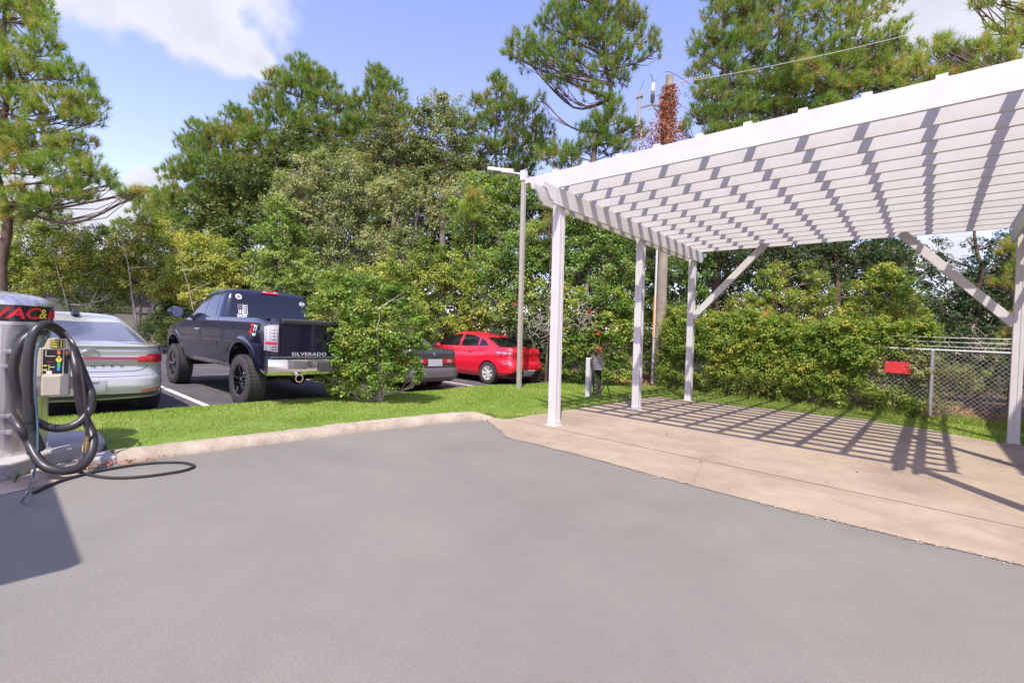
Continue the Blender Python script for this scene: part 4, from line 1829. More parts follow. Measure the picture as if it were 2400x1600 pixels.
# -------------------------------------------------- red sedan
def red_sedan():
    r = place_car('sedan', -8.50, 10.33, 0, 'bright red sedan with silver alloy wheels parked behind the lamp pole', 'car')
    lev = [(.20, .20, .76, 4.2), (.28, .12, .82, 4.28), (.36, .03, .85, 4.33), (.50, .0, .86, 4.37), (.60, .02, .862, 4.36), (.68, .08, .855, 4.35), (.80, .09, .845, 4.3), (.92, .07, .82, 4.25), (1.02, .10, .775, 4.2)]
    zt = [(0, 1.03), (.3, 1.06), (.8, 1.05), (1.5, .99), (3.1, .95), (3.5, .92), (4.1, .78), (4.4, .66)]
    ar = [(.86, .32), (3.43, .32)]
    bm, bvh = rows_mesh(stack(lev, zt, n=130, pr=3.6, pf=2.8, q=8, refine=4, crown=.03), ar, .355)
    bm_obj(bm, 'body', M_redcar, r)
    g = [(.90, .34, .78, 3.7), (1.02, .40, .765, 3.50), (1.10, .60, .74, 3.36), (1.18, .80, .71, 3.2), (1.26, 1.0, .675, 3.04), (1.34, 1.2, .635, 2.86), (1.41, 1.42, .58, 2.66), (1.445, 1.6, .53, 2.5), (1.462, 1.75, .49, 2.36)]
    bm2, gv = rows_mesh(stack(g, n=110, pr=4, pf=4, q=6, refine=3, crown=.025, capends=.1))
    bm_obj(bm2, 'roof', M_redcar, r, angle=50)
    patch(gv, [(.58, -.62, 1.085), (.50, 0, 1.07), (.58, .62, 1.085)], [(1.20, -.52, 1.335), (1.12, 0, 1.34), (1.20, .52, 1.335)], (.6, 0, -.8), 'rear_window', M_glass, r, nu=16, nv=8)
    for s in (-1, 1):
        patch(gv, [(.98, s, 1.09), (1.25, s, 1.065), (1.32, s, 1.06)], [(1.10, s, 1.19), (1.24, s, 1.26), (1.33, s, 1.29)], (0, -s, 0), 'side_window', M_glass, r, nu=6)
        patch(gv, [(1.37, s, 1.058), (2.08, s, 1.03)], [(1.40, s, 1.30), (1.65, s, 1.365), (2.06, s, 1.385)], (0, -s, 0), 'side_window', M_glass, r, nu=10)
        patch(gv, [(2.18, s, 1.03), (3.28, s, 1.0)], [(2.16, s, 1.385), (2.5, s, 1.37), (2.85, s, 1.26), (3.25, s, 1.03)], (0, -s, 0), 'side_window', M_glass, r, nu=12)
        patch(bvh, [(0, s * .44, .93), (0, s * .80, .955)], [(0, s * .46, .84), (0, s * .79, .80)], (1, 0, 0), 'tail_lamp', M_tail, r, .010)
        patch(bvh, [(.06, s, .955), (.22, s, .955), (.50, s, .985)], [(.08, s, .80), (.22, s, .81), (.42, s, .93)], (0, -s, 0), 'tail_lamp', M_tail, r, .010)
        patch(bvh, [(0, s * .62, .925), (0, s * .78, .93)], [(0, s * .62, .885), (0, s * .78, .885)], (1, 0, 0), 'reversing_lamp', M_tailw, r, .016)
        patch(bvh, [(0, s * .66, .60), (0, s * .78, .62)], [(0, s * .66, .585), (0, s * .78, .60)], (1, 0, 0), 'reflector', M_tailw, r, .01)
        handle(bvh, r, 1.62, s, .90, M_redcar)
        handle(bvh, r, 2.62, s, .88, M_redcar)
        mb = MB()
        mb.lathe([(0, -.08), (.05, -.06), (.075, 0), (.05, .06), (0, .08)], c=(2.95, s * .93, 1.0), axis='x', n=14)
        mb.build('mirror', M_redcar, r, smooth=True)
        for xs_ in ([(1.30, .98), (1.28, .8), (1.36, .55), (1.40, .28)], [(2.12, 1.0), (2.12, .7), (2.10, .28)], [(3.05, .98), (3.02, .6), (2.98, .28)]):
            mb = MB()
            mb.tube([cast(bvh, (a, s, b), (0, -s, 0), .001) for a, b in xs_], .003, 4)
            mb.build('shut_line', M_black, r)
    patch(bvh, [(0, -.62, .41), (0, 0, .44), (0, .62, .41)], [(0, -.72, .24), (0, 0, .22), (0, .72, .24)], (1, 0, 0), 'lower_bumper', mat('black_bumper_plastic', (.02, .02, .022), .5), r, .010, nu=16)
    patch(bvh, [(0, -.26, .44), (0, .26, .44)], [(0, -.20, .28), (0, .20, .28)], (1, 0, 0), 'licence_plate', M_plate, r, .03, nu=6, nv=3)
    ring(bvh, 0, .93, .06, .03, 'emblem', M_chrome, r, .005, off=.010)
    for ax in (.86, 3.43):
        for s in (-1, 1):
            wheel(r, ax, s * .755, .315, .205, .19, s, 'alloy7', mat('bronze_silver_alloy', (.72, .68, .62), .45, .3))
    wells(r, ar, .355, .56, .82)
    mb = MB()
    mb.box((2.2, 0, .26), (3.9, 1.4, .10))
    mb.build('underbody', M_dark, r)
    mb = MB()
    mb.tube([(1.6, .1, 1.44), (1.25, .1, 1.60)], .004, 5)
    mb.build('antenna', M_black, r)


red_sedan()


# -------------------------------------------------- dark old sedan behind the bush
def grey_sedan():
    r = place_car('sedan', -8.62, 7.05, 0, 'old dark grey sedan half hidden by the round bush', 'car')
    lev = [(.22, .14, .80, 4.55), (.30, .05, .86, 4.65), (.34, .0, .88, 4.7), (.54, .0, .89, 4.75), (.56, .05, .885, 4.74), (.72, .07, .885, 4.70), (.80, .08, .88, 4.65), (.90, .09, .865, 4.6), (.98, .13, .83, 4.5)]
    zt = [(0, .98), (.8, 1.0), (1.4, .96), (3.3, .95), (3.7, .92), (4.4, .80), (4.8, .66)]
    ar = [(1.05, .32), (3.70, .32)]
    bm, bvh = rows_mesh(stack(lev, zt, n=130, pr=4.5, pf=3.0, q=9, refine=4, crown=.02), ar, .355)
    bm_obj(bm, 'body', M_camry, r)
    g = [(.88, .75, .80, 3.75), (1.0, .85, .78, 3.5), (1.12, 1.05, .735, 3.15), (1.24, 1.28, .68, 2.85), (1.33, 1.5, .62, 2.6), (1.39, 1.72, .56, 2.4), (1.41, 1.85, .50, 2.3)]
    bm2, gv = rows_mesh(stack(g, n=100, pr=5, pf=5, q=6, refine=3, crown=.02, capends=.1))
    bm_obj(bm2, 'roof', M_camry, r, angle=50)
    patch(gv, [(.95, -.68, 1.02), (.92, .68, 1.02)], [(1.42, -.56, 1.31), (1.42, .56, 1.31)], (.7, 0, -.7), 'rear_window', mat('grey_glass', (.12, .14, .15), .05, coat=1.0), r, nu=14, nv=8)
    for s in (-1, 1):
        patch(gv, [(1.25, s, 1.03), (3.2, s, 1.0)], [(1.45, s, 1.26), (1.7, s, 1.33), (2.5, s, 1.33), (3.0, s, 1.1)], (0, -s, 0), 'side_window', M_glass, r, nu=12)
        patch(bvh, [(0, s * .24, .77), (0, s * .87, .77)], [(0, s * .24, .665), (0, s * .87, .655)], (1, 0, 0), 'tail_lamp', M_tail, r, .012)
        patch(bvh, [(0, s * .36, .75), (0, s * .50, .75)], [(0, s * .36, .69), (0, s * .50, .69)], (1, 0, 0), 'reversing_lamp', M_tailw, r, .018)
        patch(bvh, [(.12, s, .77), (.26, s, .77)], [(.12, s, .66), (.26, s, .66)], (0, -s, 0), 'tail_lamp', M_tail, r, .01)
        handle(bvh, r, 1.9, s, .84, M_camry)
        handle(bvh, r, 2.9, s, .84, M_camry)
    patch(bvh, [(0, -.84, .545), (0, 0, .545), (0, .84, .545)], [(0, -.80, .25), (0, 0, .25), (0, .80, .25)], (1, 0, 0), 'bumper', M_camry2, r, .018, nu=18)
    patch(bvh, [(0, -.21, .765), (0, .21, .765)], [(0, -.21, .60), (0, .21, .60)], (1, 0, 0), 'licence_plate', M_plate, r, .014, nu=6, nv=3)
    for rx, rz_ in ((.055, .036), (.018, .034)):
        ring(bvh, 0, .875, rx, rz_, 'emblem', M_chrome, r, .004, off=.010)
    ring(bvh, 0, .890, .034, .016, 'emblem', M_chrome, r, .004, off=.010)
    text_cast(bvh, 'lettering', 'CAMRY', .045, M_chrome, r, -.58, .82, off=.006, depth=.003, spacing=1.1)
    for ax in (1.05, 3.70):
        for s in (-1, 1):
            wheel(r, ax, s * .775, .315, .19, .19, s, 'alloy7', M_alum)
    wells(r, ar, .355, .58, .84)
    mb = MB()
    mb.box((2.35, 0, .27), (4.1, 1.45, .10))
    mb.build('underbody', M_dark, r)


grey_sedan()


# -------------------------------------------------- lifted pickup
def pickup():
    r = place_car('pickup_truck', -7.80, 3.92, .040, 'lifted dark navy pickup truck with chrome bumper and big off road tyres', 'pickup truck')
    lev = [(.60, .06, .93, 5.30), (.68, .05, .97, 5.45), (.85, .05, .995, 5.55), (1.05, .05, 1.005, 5.58), (1.25, .05, 1.0, 5.55), (1.40, .05, .985, 5.45), (1.455, .06, .965, 5.40)]
    zt = [(0, 1.50), (2.05, 1.49), (3.9, 1.455), (4.4, 1.40), (5.2, 1.32), (5.6, 1.2)]
    ar = [(.97, .52), (4.62, .52)]
    bm, bvh = rows_mesh(stack(lev, zt, n=190, pr=14, pf=5, q=16, refine=5, crown=.015, capends=.3), ar, .555)
    bm_obj(bm, 'body', M_navy, r)
    g = [(1.42, 2.08, .945, 4.35), (1.50, 2.10, .93, 4.20), (1.62, 2.13, .90, 3.98), (1.76, 2.17, .86, 3.74), (1.88, 2.21, .82, 3.52), (1.97, 2.26, .78, 3.34), (2.03, 2.33, .73, 3.2), (2.055, 2.40, .69, 3.1)]
    bm2, gv = rows_mesh(stack(g, n=120, pr=12, pf=7, q=9, refine=3, crown=.035, capends=.15))
    bm_obj(bm2, 'cab_roof', M_navy, r, angle=50)
    patch(gv, [(2, -.80, 1.50), (2, .80, 1.50)], [(2, -.70, 1.955), (2, 0, 1.975), (2, .70, 1.955)], (1, 0, 0), 'rear_window', M_glass, r, nu=14, nv=8)
    # stickers on the rear window
    def disc(y, z, rx, rz_, m, off):
        P = [cast(gv, (2, y + rx * math.cos(2 * math.pi * k / 20), z + rz_ * math.sin(2 * math.pi * k / 20)), (1, 0, 0), off) for k in range(20)]
        mb = MB()
        mb.add(P, [tuple(range(20))])
        mb.build('sticker', m, r)
    disc(.615, 1.90, .055, .052, M_label, .008)
    disc(.615, 1.90, .040, .036, mat('sticker_brown', (.25, .2, .16), .6), .010)
    for (y, z) in ((-.62, 1.85), (-.70, 1.62)):
        disc(y, z, .062, .045, M_label, .008)
        disc(y, z, .054, .038, M_black, .010)
        disc(y, z, .046, .031, M_label, .012)
        text_cast(gv, 'sticker', 'G', .07, M_black, r, y, z - .0, off=.014, depth=.001, bold=.002)
    # flag sticker
    mb = MB()
    for k in range(3):
        mb.add([cast(gv, (2, .64 - .03 * k, z), (1, 0, 0), .008) for z in (1.57, 1.65)] + [cast(gv, (2, .625 - .03 * k, z), (1, 0, 0), .008) for z in (1.65, 1.57)], [(0, 1, 2, 3)])
    for z in (1.56, 1.60, 1.64, 1.68, 1.72):
        mb.add([cast(gv, (2, y, zz), (1, 0, 0), .008) for y, zz in ((.55, z), (.50, z), (.50, z + .02), (.55, z + .02))], [(0, 1, 2, 3)])
    for y0 in (.558, .488):
        mb.add([cast(gv, (2, y, zz), (1, 0, 0), .008) for y, zz in ((y0, 1.56), (y0 - .01, 1.56), (y0 - .01, 1.76), (y0, 1.76))], [(0, 1, 2, 3)])
    mb.build('flag_sticker', M_label, r)
    mb = MB()
    mb.add([cast(gv, (2, y, zz), (1, 0, 0), .008) for y, zz in ((.655, 1.66), (.57, 1.66), (.57, 1.76), (.655, 1.76))], [(0, 1, 2, 3)])
    mb.build('flag_sticker', mat('sticker_plum', (.14, .10, .15), .6), r)
    text_cast(gv, 'sticker_lettering', '2020', .07, M_label, r, .585, 1.53, off=.010, depth=.001, bold=.003, font_scale_x=1.25)
    # third brake lamp
    patch(gv, [(2, -.17, 1.995), (2, .17, 1.995)], [(2, -.15, 2.045), (2, .15, 2.045)], (1, 0, 0), 'brake_lamp', M_tail, r, .02, nu=10, nv=3)
    for s in (-1, 1):
        patch(gv, [(2, s * .07, 2.005), (2, s * .13, 2.005)], [(2, s * .07, 2.035), (2, s * .13, 2.035)], (1, 0, 0), 'cargo_lamp', M_tailw, r, .03, nu=4, nv=2)
    for s in (-1, 1):
        d = (0, -s, 0)
        patch(gv, [(2.42, s, 1.50), (2.92, s, 1.50)], [(2.50, s, 1.90), (2.62, s, 1.945), (2.90, s, 1.955)], d, 'side_window', M_glass, r, nu=8)
        patch(gv, [(3.02, s, 1.50), (4.02, s, 1.48)], [(3.00, s, 1.955), (3.16, s, 1.935), (3.45, s, 1.83), (3.96, s, 1.53)], d, 'side_window', M_glass, r, nu=14)
        for xs_ in ([(2.12, 1.46), (2.10, 1.0), (2.10, .64)], [(2.97, 1.46), (2.97, 1.0), (2.95, .64)], [(2.34, 1.46), (2.34, 1.0), (2.42, .64)], [(4.12, 1.40), (4.10, 1.0), (4.05, .64)]):
            mb = MB()
            w_ = .010 if xs_[0][0] == 2.12 else .004
            mb.tube([cast(bvh, (a, s, b), d, .001) for a, b in xs_], w_, 4)
            mb.build('shut_line', M_black, r)
        handle(bvh, r, 3.12, s, 1.24, M_chrome)
        # mirror
        m = empty('mirror_pivot')
        bpy.data.objects.remove(m)
        mb = MB()
        mb.lathe([(0, .06), (.09, .05), (.125, .0), (.11, -.06), (0, -.08)], c=(3.90, s * 1.17, 1.56), axis='x', n=18, sx=1)
        for i, v in enumerate(mb.v):
            mb.v[i] = (v[0], s * 1.17 + (v[1] - s * 1.17) * 1.25, 1.56 + (v[2] - 1.56) * .92)
        mb.bar((3.93, s * .92, 1.50), (3.92, s * 1.10, 1.53), .06, .06)
        mi = mb.build('mirror', M_navy, r, smooth=True)
        mb = MB()
        mb.lathe([(0, -.002), (.10, -.002)], c=(3.815, s * 1.17, 1.56), axis='x', n=18)
        mb.build('mirror_glass', M_glass2, mi)
        # tail lamps
        patch(bvh, [(0, s * .955, 1.36), (0, s * .93, 1.39), (0, s * .80, 1.40)], [(0, s * .955, .99), (0, s * .80, .965)], (1, 0, 0), 'tail_lamp', M_tailw, r, .012, nu=6, nv=6)
        patch(bvh, [(0, s * .95, 1.125), (0, s * .81, 1.125)], [(0, s * .95, 1.085), (0, s * .81, 1.085)], (1, 0, 0), 'tail_lamp_stripe', M_tail, r, .018, nu=4, nv=2)
        for i in range(3):
            patch(bvh, [(0, s * (.82 + .045 * i), 1.36), (0, s * (.842 + .045 * i), 1.36)], [(0, s * (.82 + .045 * i), 1.15), (0, s * (.842 + .045 * i), 1.15)], (1, 0, 0), 'lamp_cell', mat('lamp_cell_grey', (.5, .5, .55), .2, .3), r, .015, nu=2, nv=6)
        for z in (1.32, 1.27, 1.22, 1.17, 1.05, 1.01):
            patch(bvh, [(0, s * .94, z), (0, s * .81, z)], [(0, s * .94, z - .012), (0, s * .81, z - .012)], (1, 0, 0), 'lamp_cell', M_glass, r, .017, nu=2, nv=1)
        # wheel arch flares
        for ax in (.97, 4.62):
            mb = MB()
            rows = []
            for k in range(25):
                a = -.12 + (math.pi + .24) * k / 24
                row = []
                for rr_, o_ in ((.555, .022), (.60, .026), (.66, .003)):
                    p = cast(bvh, (ax + rr_ * math.cos(a), s, max(.62, .52 + rr_ * math.sin(a))), d, o_)
                    p.x = ax + rr_ * math.cos(a)
                    p.z = max(.60, .52 + rr_ * math.sin(a))
                    row.append(p)
                rows.append(row)
            mb.grid(rows)
            mb.build('wheel_arch', M_navy, r, smooth=True, angle=60)
    # tailgate
    patch(bvh, [(0, -.76, 1.44), (0, .76, 1.44)], [(0, -.76, .875), (0, .76, .875)], (1, 0, 0), 'tailgate', M_navy, r, .012, nu=10, nv=8)
    mb = MB()
    mb.prism([(.0, 1.43), (-.01, 1.485), (.02, 1.505), (.10, 1.50), (.10, 1.43)], 'y', -.76, .76)
    mb.build('tailgate_cap', mat('matte_trim', (.045, .043, .043), .6), r, bevel=.006)
    for s in (-1, 1):
        mb = MB()
        mb.prism([(.12, 1.48), (.12, 1.506), (2.04, 1.498), (2.04, 1.47)], 'y', s * .92 - .04, s * .92 + .04)
        mb.build('bed_rail', M_black, r, bevel=.006)
    text_cast(bvh, 'lettering', 'SILVERADO', .080, mat('pale_letter', (.55, .53, .52), .4), r, .28, .93, off=.020, depth=.003, spacing=1.12, font_scale_x=1.35, bold=.001)
    mb = MB()
    mb.box((-.0, -.12, 1.22), (.02, .22, .09))
    mb.build('tailgate_handle', M_black, r, bevel=.01)
    text_cast(bvh, 'badge', 'Z', .20, M_red, r, 0, 0, rear=False, cx=.44, off=.006, depth=.003, bold=.005, font_scale_x=1.2, ) if False else None
    for txt, sz, m, cx_, cz_, bo in (('Z', .20, M_red, .60, 1.315, .007), ('71', .14, M_label, .46, 1.325, .003), ('4X4', .07, M_label, .49, 1.225, .002)):
        text_cast(bvh, 'badge', txt, sz, m, r, 0, cz_, rear=False, cx=cx_, off=.008, depth=.002, bold=bo, shear=.25)
    text_cast(bvh, 'badge', 'VORTEC', .05, M_chrome, r, 0, 1.02, rear=False, cx=3.86, off=.006, depth=.002, spacing=1.1)
    # bumper
    mb = MB()
    prof = [(-.0, .87), (-.10, .87), (-.17, .855), (-.185, .80), (-.18, .66), (-.13, .60), (0, .60)]
    ys = [-1.0, -.97, -.75, -.62, -.40, -.36, .36, .40, .62, .75, .97, 1.0]
    rows = []
    for y in ys:
        k = 1 - .35 * max(0, abs(y) - .62) / .38
        kk = 1.0 if abs(y) > .385 else .62
        rows.append([(px * k * kk + .03, y, pz) for px, pz in prof])
    mb.grid(rows)
    mb.add(rows[0], [tuple(range(len(prof)))])
    mb.add(rows[-1], [tuple(range(len(prof)))])
    mb.build('rear_bumper', M_chrome, r, smooth=True, angle=25)
    mb = MB()
    mb.box((-.045, 0, .882), (.17, 1.86, .022))
    mb.box((-.11, 0, .72), (.04, .34, .16))
    mb.build('bumper_step', mat('step_pad', (.06, .055, .055), .7), r, bevel=.006)
    mb = MB()
    mb.lathe([(.052, 0), (.066, 0), (.066, .36), (.05, .36), (.05, .01)], c=(-.20, .55, .555), axis='x', n=20)
    for i, v in enumerate(mb.v):
        mb.v[i] = (v[0], v[1] - .25 * (v[0] + .2), v[2])
    mb.build('exhaust_tip', M_chrome, r, smooth=True)
    # rough underside
    mb = MB()
    mb.tube([(.97, -.8, .46), (.97, .8, .46)], .05, 8)
    mb.lathe([(0, -.16), (.13, -.08), (.15, 0), (.13, .08), (0, .16)], c=(.97, 0, .46), axis='x', n=14)
    mb.bar((.1, .45, .58), (5.2, .45, .58), .08, .14)
    mb.bar((.1, -.45, .58), (5.2, -.45, .58), .08, .14)
    mb.bar((.2, .55, .50), (1.9, .55, .40), .05, .03)
    mb.bar((.2, -.55, .50), (1.9, -.55, .40), .05, .03)
    mb.tube([(.15, .40, .54), (.6, .36, .58), (2.5, .3, .55)], .04, 8)
    mb.box((2.7, 0, .66), (4.6, 1.5, .12))
    mb.tube([(4.62, -.8, .46), (4.62, .8, .46)], .05, 8)
    mb.build('chassis', mat('dirty_chassis', (.045, .032, .025), .9, var=.4), r)
    for ax in (.97, 4.62):
        for s in (-1, 1):
            wheel(r, ax, s * .88, .43, .262, .30, s, 'truck', mat('gloss_black_rim', (.02, .02, .022), .2, .6, coat=1.0), M_chrome)
    wells(r, ar, .555, .60, .97, .16)


pickup()

# ================================================================== BUILDINGS
def grey_building():
    r = empty('warehouse', (-31, 3, 0), 0, 'long low grey block building with pale metal roof behind the small trees', 'building')
    mb = MB()
    mb.box((-4, 0, 2.0), (8, 38, 4.0))
    mb.build('wall', M_bwall, r)
    mb = MB()
    for k in range(24):
        mb.box((.02, -18.5 + k * 1.6, 2.0), (.05, .06, 3.96))
    for z in (.8, 1.6, 2.4, 3.2):
        mb.box((.015, 0, z), (.04, 37.8, .03))
    mb.build('wall_joints', mat('wall_joint', (.16, .15, .14), .9), r)
    mb = MB()
    mb.prism([(.7, 3.95), (.7, 4.15), (-4, 5.1), (-8.7, 4.15), (-8.7, 3.95)], 'y', -19.6, 19.6)
    rf = mb.build('roof', M_roofm, r)
    mb = MB()
    for k in range(40):
        mb.bar((.72, -19.2 + k * .98, 4.17), (-4, -19.2 + k * .98, 5.12), .05, .05)
    mb.build('roof_seams', M_roofm, rf)
    for y in (-9, -1, 6):
        mb = MB()
        mb.box((.03, y, 1.2), (.08, 1.1, 2.3))
        d = mb.build('door', mat('grey_door', (.2, .19, .19), .6), r)
        mb = MB()
        mb.box((.09, y + .4, 1.1), (.05, .05, .12))
        mb.build('handle', M_metal, d)
    sheet('back_kerb', [(-30.9, -16), (-30.3, -16), (-30.3, 12), (-30.9, 12)], .12, M_curb, thick=.14)


grey_building()


def unseen_canopy():
    # unseen flat roof, added to throw the block of shade on the asphalt
    h = 3.3
    cx0, cx1 = -5.78 + .339 * h, -3.57 + .339 * h
    y1 = .40 - .538 * h
    r = empty('unseen_canopy', ((cx0 + cx1) / 2, y1 - 2.2, 0), 0, 'unseen flat white roof on posts, added to shade the asphalt', 'unseen_canopy')
    mb = MB()
    mb.box((0, 0, h - .06), (cx1 - cx0, 4.4, .12))
    mb.build('roof', M_white, r, bevel=.01)
    for sx in (-1, 1):
        mb = MB()
        mb.box((sx * ((cx1 - cx0) / 2 - .2), -1.6, (h - .12) / 2), (.15, .15, h - .12))
        mb.build('post', M_white, r)


unseen_canopy()


def unseen_building():  # unseen block, added to cast the shade edge by the right post
    r = empty('unseen_building', (6.2, 12, 0), 0, 'tall pale unseen building added right of the pergola to cast shade', 'building')
    mb = MB()
    hh = 6.1
    x0 = .93 + .339 * hh
    mb.box((x0 + 3 - 6.2, 0, hh / 2 + .01), (6, 13.4, hh - .02))
    mb.build('wall', mat('stucco', (.62, .58, .53), .85, var=.1), r)
    mb = MB()
    mb.box((x0 + 3 - 6.2, 0, hh + .05), (6.0, 13.6, .1))
    mb.build('roof', M_white, r)
    mb = MB()
    mb.box((x0 - 6.2 - .01, -2.2, 1.1), (.04, 1.0, 2.15))
    mb.build('door', mat('grey_door', (.2, .19, .19), .6), r)


unseen_building()

# ================================================================== UTILITY POLE
def utility_pole():
    bx, by = -6.62, 14.75
    r = empty('utility_pole', (bx, by, 0), 0, 'weathered wooden utility pole behind the pergola, top wrapped in dead vine', 'utility pole')
    sh = lambda v: (v.x + LX * v.z, v.y + LY * v.z * .5, v.z)
    H = 10.1
    mb = MB()
    n = 14
    mb.lathe([(.0, 0)] + [(.18 - .065 * i / n + .004 * (i % 2), H * i / n) for i in range(n + 1)] + [(0, H + .01)], n=20)
    mb.build('pole', M_wood, r, smooth=True, xf=sh)
    mb = MB()
    mb.tube([(-.14, -.16, .0), (-.14, -.16, 6.2)], .035, 8)
    cdt = mb.build('conduit', mat('pale_conduit', (.62, .60, .58), .5), r, xf=sh)
    mb = MB()
    mb.tube([(-.155, -.20, 1.6), (-.155, -.20, 2.9)], .022, 8)
    mb.build('marker_sleeve', mat('orange_marker', (.75, .25, .04), .6), cdt, xf=sh)
    T = Vector(sh(Vector((0, 0, H))))
    # side direction on the picture
    R3 = Vector((.745, .666, 0))
    mb = MB()
    a = T + Vector((0, 0, -1.05)) - R3 * .10
    b = a - R3 * .42 + Vector((0, 0, .10))
    c = a - R3 * .85 + Vector((0, 0, -.05))
    mb.bar(a, b, .05, .06)
    mb.bar(b, c, .05, .05)
    mb.bar(a + Vector((0, 0, -.45)), b, .04, .04)
    mb.build('bracket', M_pedbox, r)
    mb = MB()
    mb.tube([b + Vector((0, 0, .05)), b + Vector((-.0, 0, .42))], [.05, .055], 10)
    for k in range(5):
        mb.lathe([(.05, 0), (.075, .015), (.05, .03)], c=b + Vector((0, 0, .08 + k * .05)), n=10)
    mb.build('insulator', M_pedbox, r)
    mb = MB()
    mb.tube([b + Vector((0, 0, .42)), b + Vector((0, 0, .68))], [.06, .055], 10)
    mb.build('insulator_cap', M_porc, r)
    mb = MB()
    mb.tube([c + Vector((.02, 0, .55)), c + Vector((.04, 0, -.55))], .045, 8)
    mb.tube([c - R3 * .09 + Vector((.02, 0, .3)), c - R3 * .07 + Vector((.04, 0, -.5))], .02, 6)
    mb.box(c + Vector((0, 0, .38)), (.22, .12, .08))
    mb.box(c + Vector((0, 0, -.55)), (.16, .12, .06))
    mb.build('fuse_cutout', mat('weathered_grey', (.3, .29, .28), .6), r)
    mb = MB()
    for k in range(8):
        mb.lathe([(.02, 0), (.05, .02), (.02, .04)], c=c + R3 * .1 + Vector((.02, 0, -1.75 + k * .12)), n=8)
    mb.tube([c + R3 * .1 + Vector((.02, 0, -2.0)), c + R3 * .1 + Vector((.02, 0, -.7))], .012, 6)
    mb.build('insulator', M_porc, r)
    mb = MB()
    mb.tube(catmull([c + Vector((0, 0, .55)), c + Vector((0, 0, .95)) + R3 * .15, b + Vector((0, 0, .95)) - R3 * .1, b + Vector((0, 0, .68))], 8), .009, 5)
    mb.build('jumper_wire', M_black, r)
    mb = MB()
    mb.tube(catmull([b + Vector((0, 0, .7)), b + R3 * .2 + Vector((0, 0, .95)), T + Vector((0, 0, .12)), T + R3 * .7 + Vector((0, 0, -.25))], 8), .009, 5)
    mb.build('jumper_wire', M_black, r)
    mb = MB()
    mb.tube(catmull([c + R3 * .1 + Vector((0, 0, -2.0)), a + Vector((0, 0, -2.6)), a + Vector((0, 0, -3.2))], 6), .012, 5)
    mb.build('jumper_wire', M_black, r)
    mb = MB()
    mb.tube(catmull([T + R3 * .8 + Vector((0, 0, -.1)), T + R3 * 1.15 + Vector((0, 0, .35)), T + R3 * 1.1 + Vector((0, 0, .8))], 6), .006, 5)
    mb.build('jumper_wire', M_black, r)
    # dead-end string + line to the right
    s0 = T + R3 * .12 + Vector((0, 0, -.25))
    e0 = W(2352, 8, 13.0) - Vector((bx, by, 0))
    dirv = (e0 - s0)
    mb = MB()
    P = []
    for i in range(41):
        t = i / 40
        P.append(s0 + dirv * t - Vector((0, 0, 4 * .18 * t * (1 - t))))
    mb.tube(P, .0075, 5)
    mb.build('power_line', mat('line_grey', (.6, .58, .56), .5), r)
    mb = MB()
    dn = dirv.normalized()
    for k in range(11):
        cc = s0 + dn * (.25 + k * .085)
        q = dn.orthogonal().normalized()
        w = dn.cross(q)
        ringp = lambda rr, o: [cc + dn * o + (q * math.cos(a) + w * math.sin(a)) * rr for a in [2 * math.pi * i / 10 for i in range(10)]]
        A, B, C_ = ringp(.018, -.02), ringp(.05, 0), ringp(.018, .02)
        vs = A + B + C_
        fs = [(i, (i + 1) % 10, 10 + (i + 1) % 10, 10 + i) for i in range(10)] + [(10 + i, 10 + (i + 1) % 10, 20 + (i + 1) % 10, 20 + i) for i in range(10)]
        mb.add(vs, fs)
    mb.build('insulator', M_porc, r)
    # lower service line, guy wire
    mb = MB()
    s1 = Vector(sh(Vector((.1, -.1, 7.6))))
    e1 = W(2352, 200, 13.0) - Vector((bx, by, 0))
    mb.tube([s1 + (e1 - s1) * (i / 20) - Vector((0, 0, 4 * .15 * (i / 20) * (1 - i / 20))) for i in range(21)], .010, 5)
    mb.build('service_line', mat('line_grey', (.6, .58, .56), .5), r)
    mb = MB()
    e2 = W(1380, 730, 14.2) - Vector((bx, by, 0))
    e3 = W(1455, 470, 15.0) - Vector((bx, by, 0))
    d2 = (e3 - e2)
    mb.tube([e2 - d2 * .45, e2 + d2 * 1.9], .010, 5)
    mb.build('guy_wire', mat('line_grey', (.6, .58, .56), .5), r)
    # dead vine
    rng = np.random.default_rng(44)
    n = 7500
    z = rng.beta(1.3, 1.0, n) * 3.6
    zt = H - .35 - (3.6 - z) * 1.0
    wdt = .09 + .24 * (1 - z / 3.6) ** .8 * np.clip(np.abs(np.sin(z * 2.4)) + .35, 0, 1.1)
    a = rng.normal(0, 1, (n, 3)) * wdt[:, None]
    P = np.stack([a[:, 0] + LX * zt, a[:, 1] - .16, zt + a[:, 2] * .3], 1)
    # a few hanging side sprays
    m_ = rng.random(n) < .12
    P[m_] += (np.array(R3) * -1)[None] * rng.uniform(.2, 1.0, m_.sum())[:, None] + np.array([0, 0, -1.2])
    N = unit(rng.normal(size=(n, 3)))
    V, F = leaf_quads(P, N, rng.uniform(.05, .10, n), rng.uniform(.03, .06, n), rng)
    v = empty('dead_vine', (bx, by, 0), 0, 'rust brown dead vine climbing the top of the utility pole', 'vine')
    np_mesh('leaves', V, F, M_rust, v, None, 4)
    mb = MB()
    for k in range(14):
        x = rng.normal(0, .12)
        pts = []
        for i in range(7):
            pts.append((x + rng.normal(0, .08) + LX * (6 + i * .6), -.12 + rng.normal(0, .08), 5.8 + i * .62))
        mb.tube(catmull(pts, 3), .012, 4)
    for k in range(10):
        s_ = Vector((LX * 8, -.1, 7.2 + rng.uniform(-.6, 2)))
        e_ = s_ + R3 * rng.choice([-1, 1]) * rng.uniform(.5, 1.2) + Vector((0, 0, rng.uniform(-1, -.2)))
        mb.tube([s_, (s_ + e_) / 2 + Vector((0, 0, .25)), e_], .008, 4)
    mb.build('stems', M_bark2, v)


utility_pole()


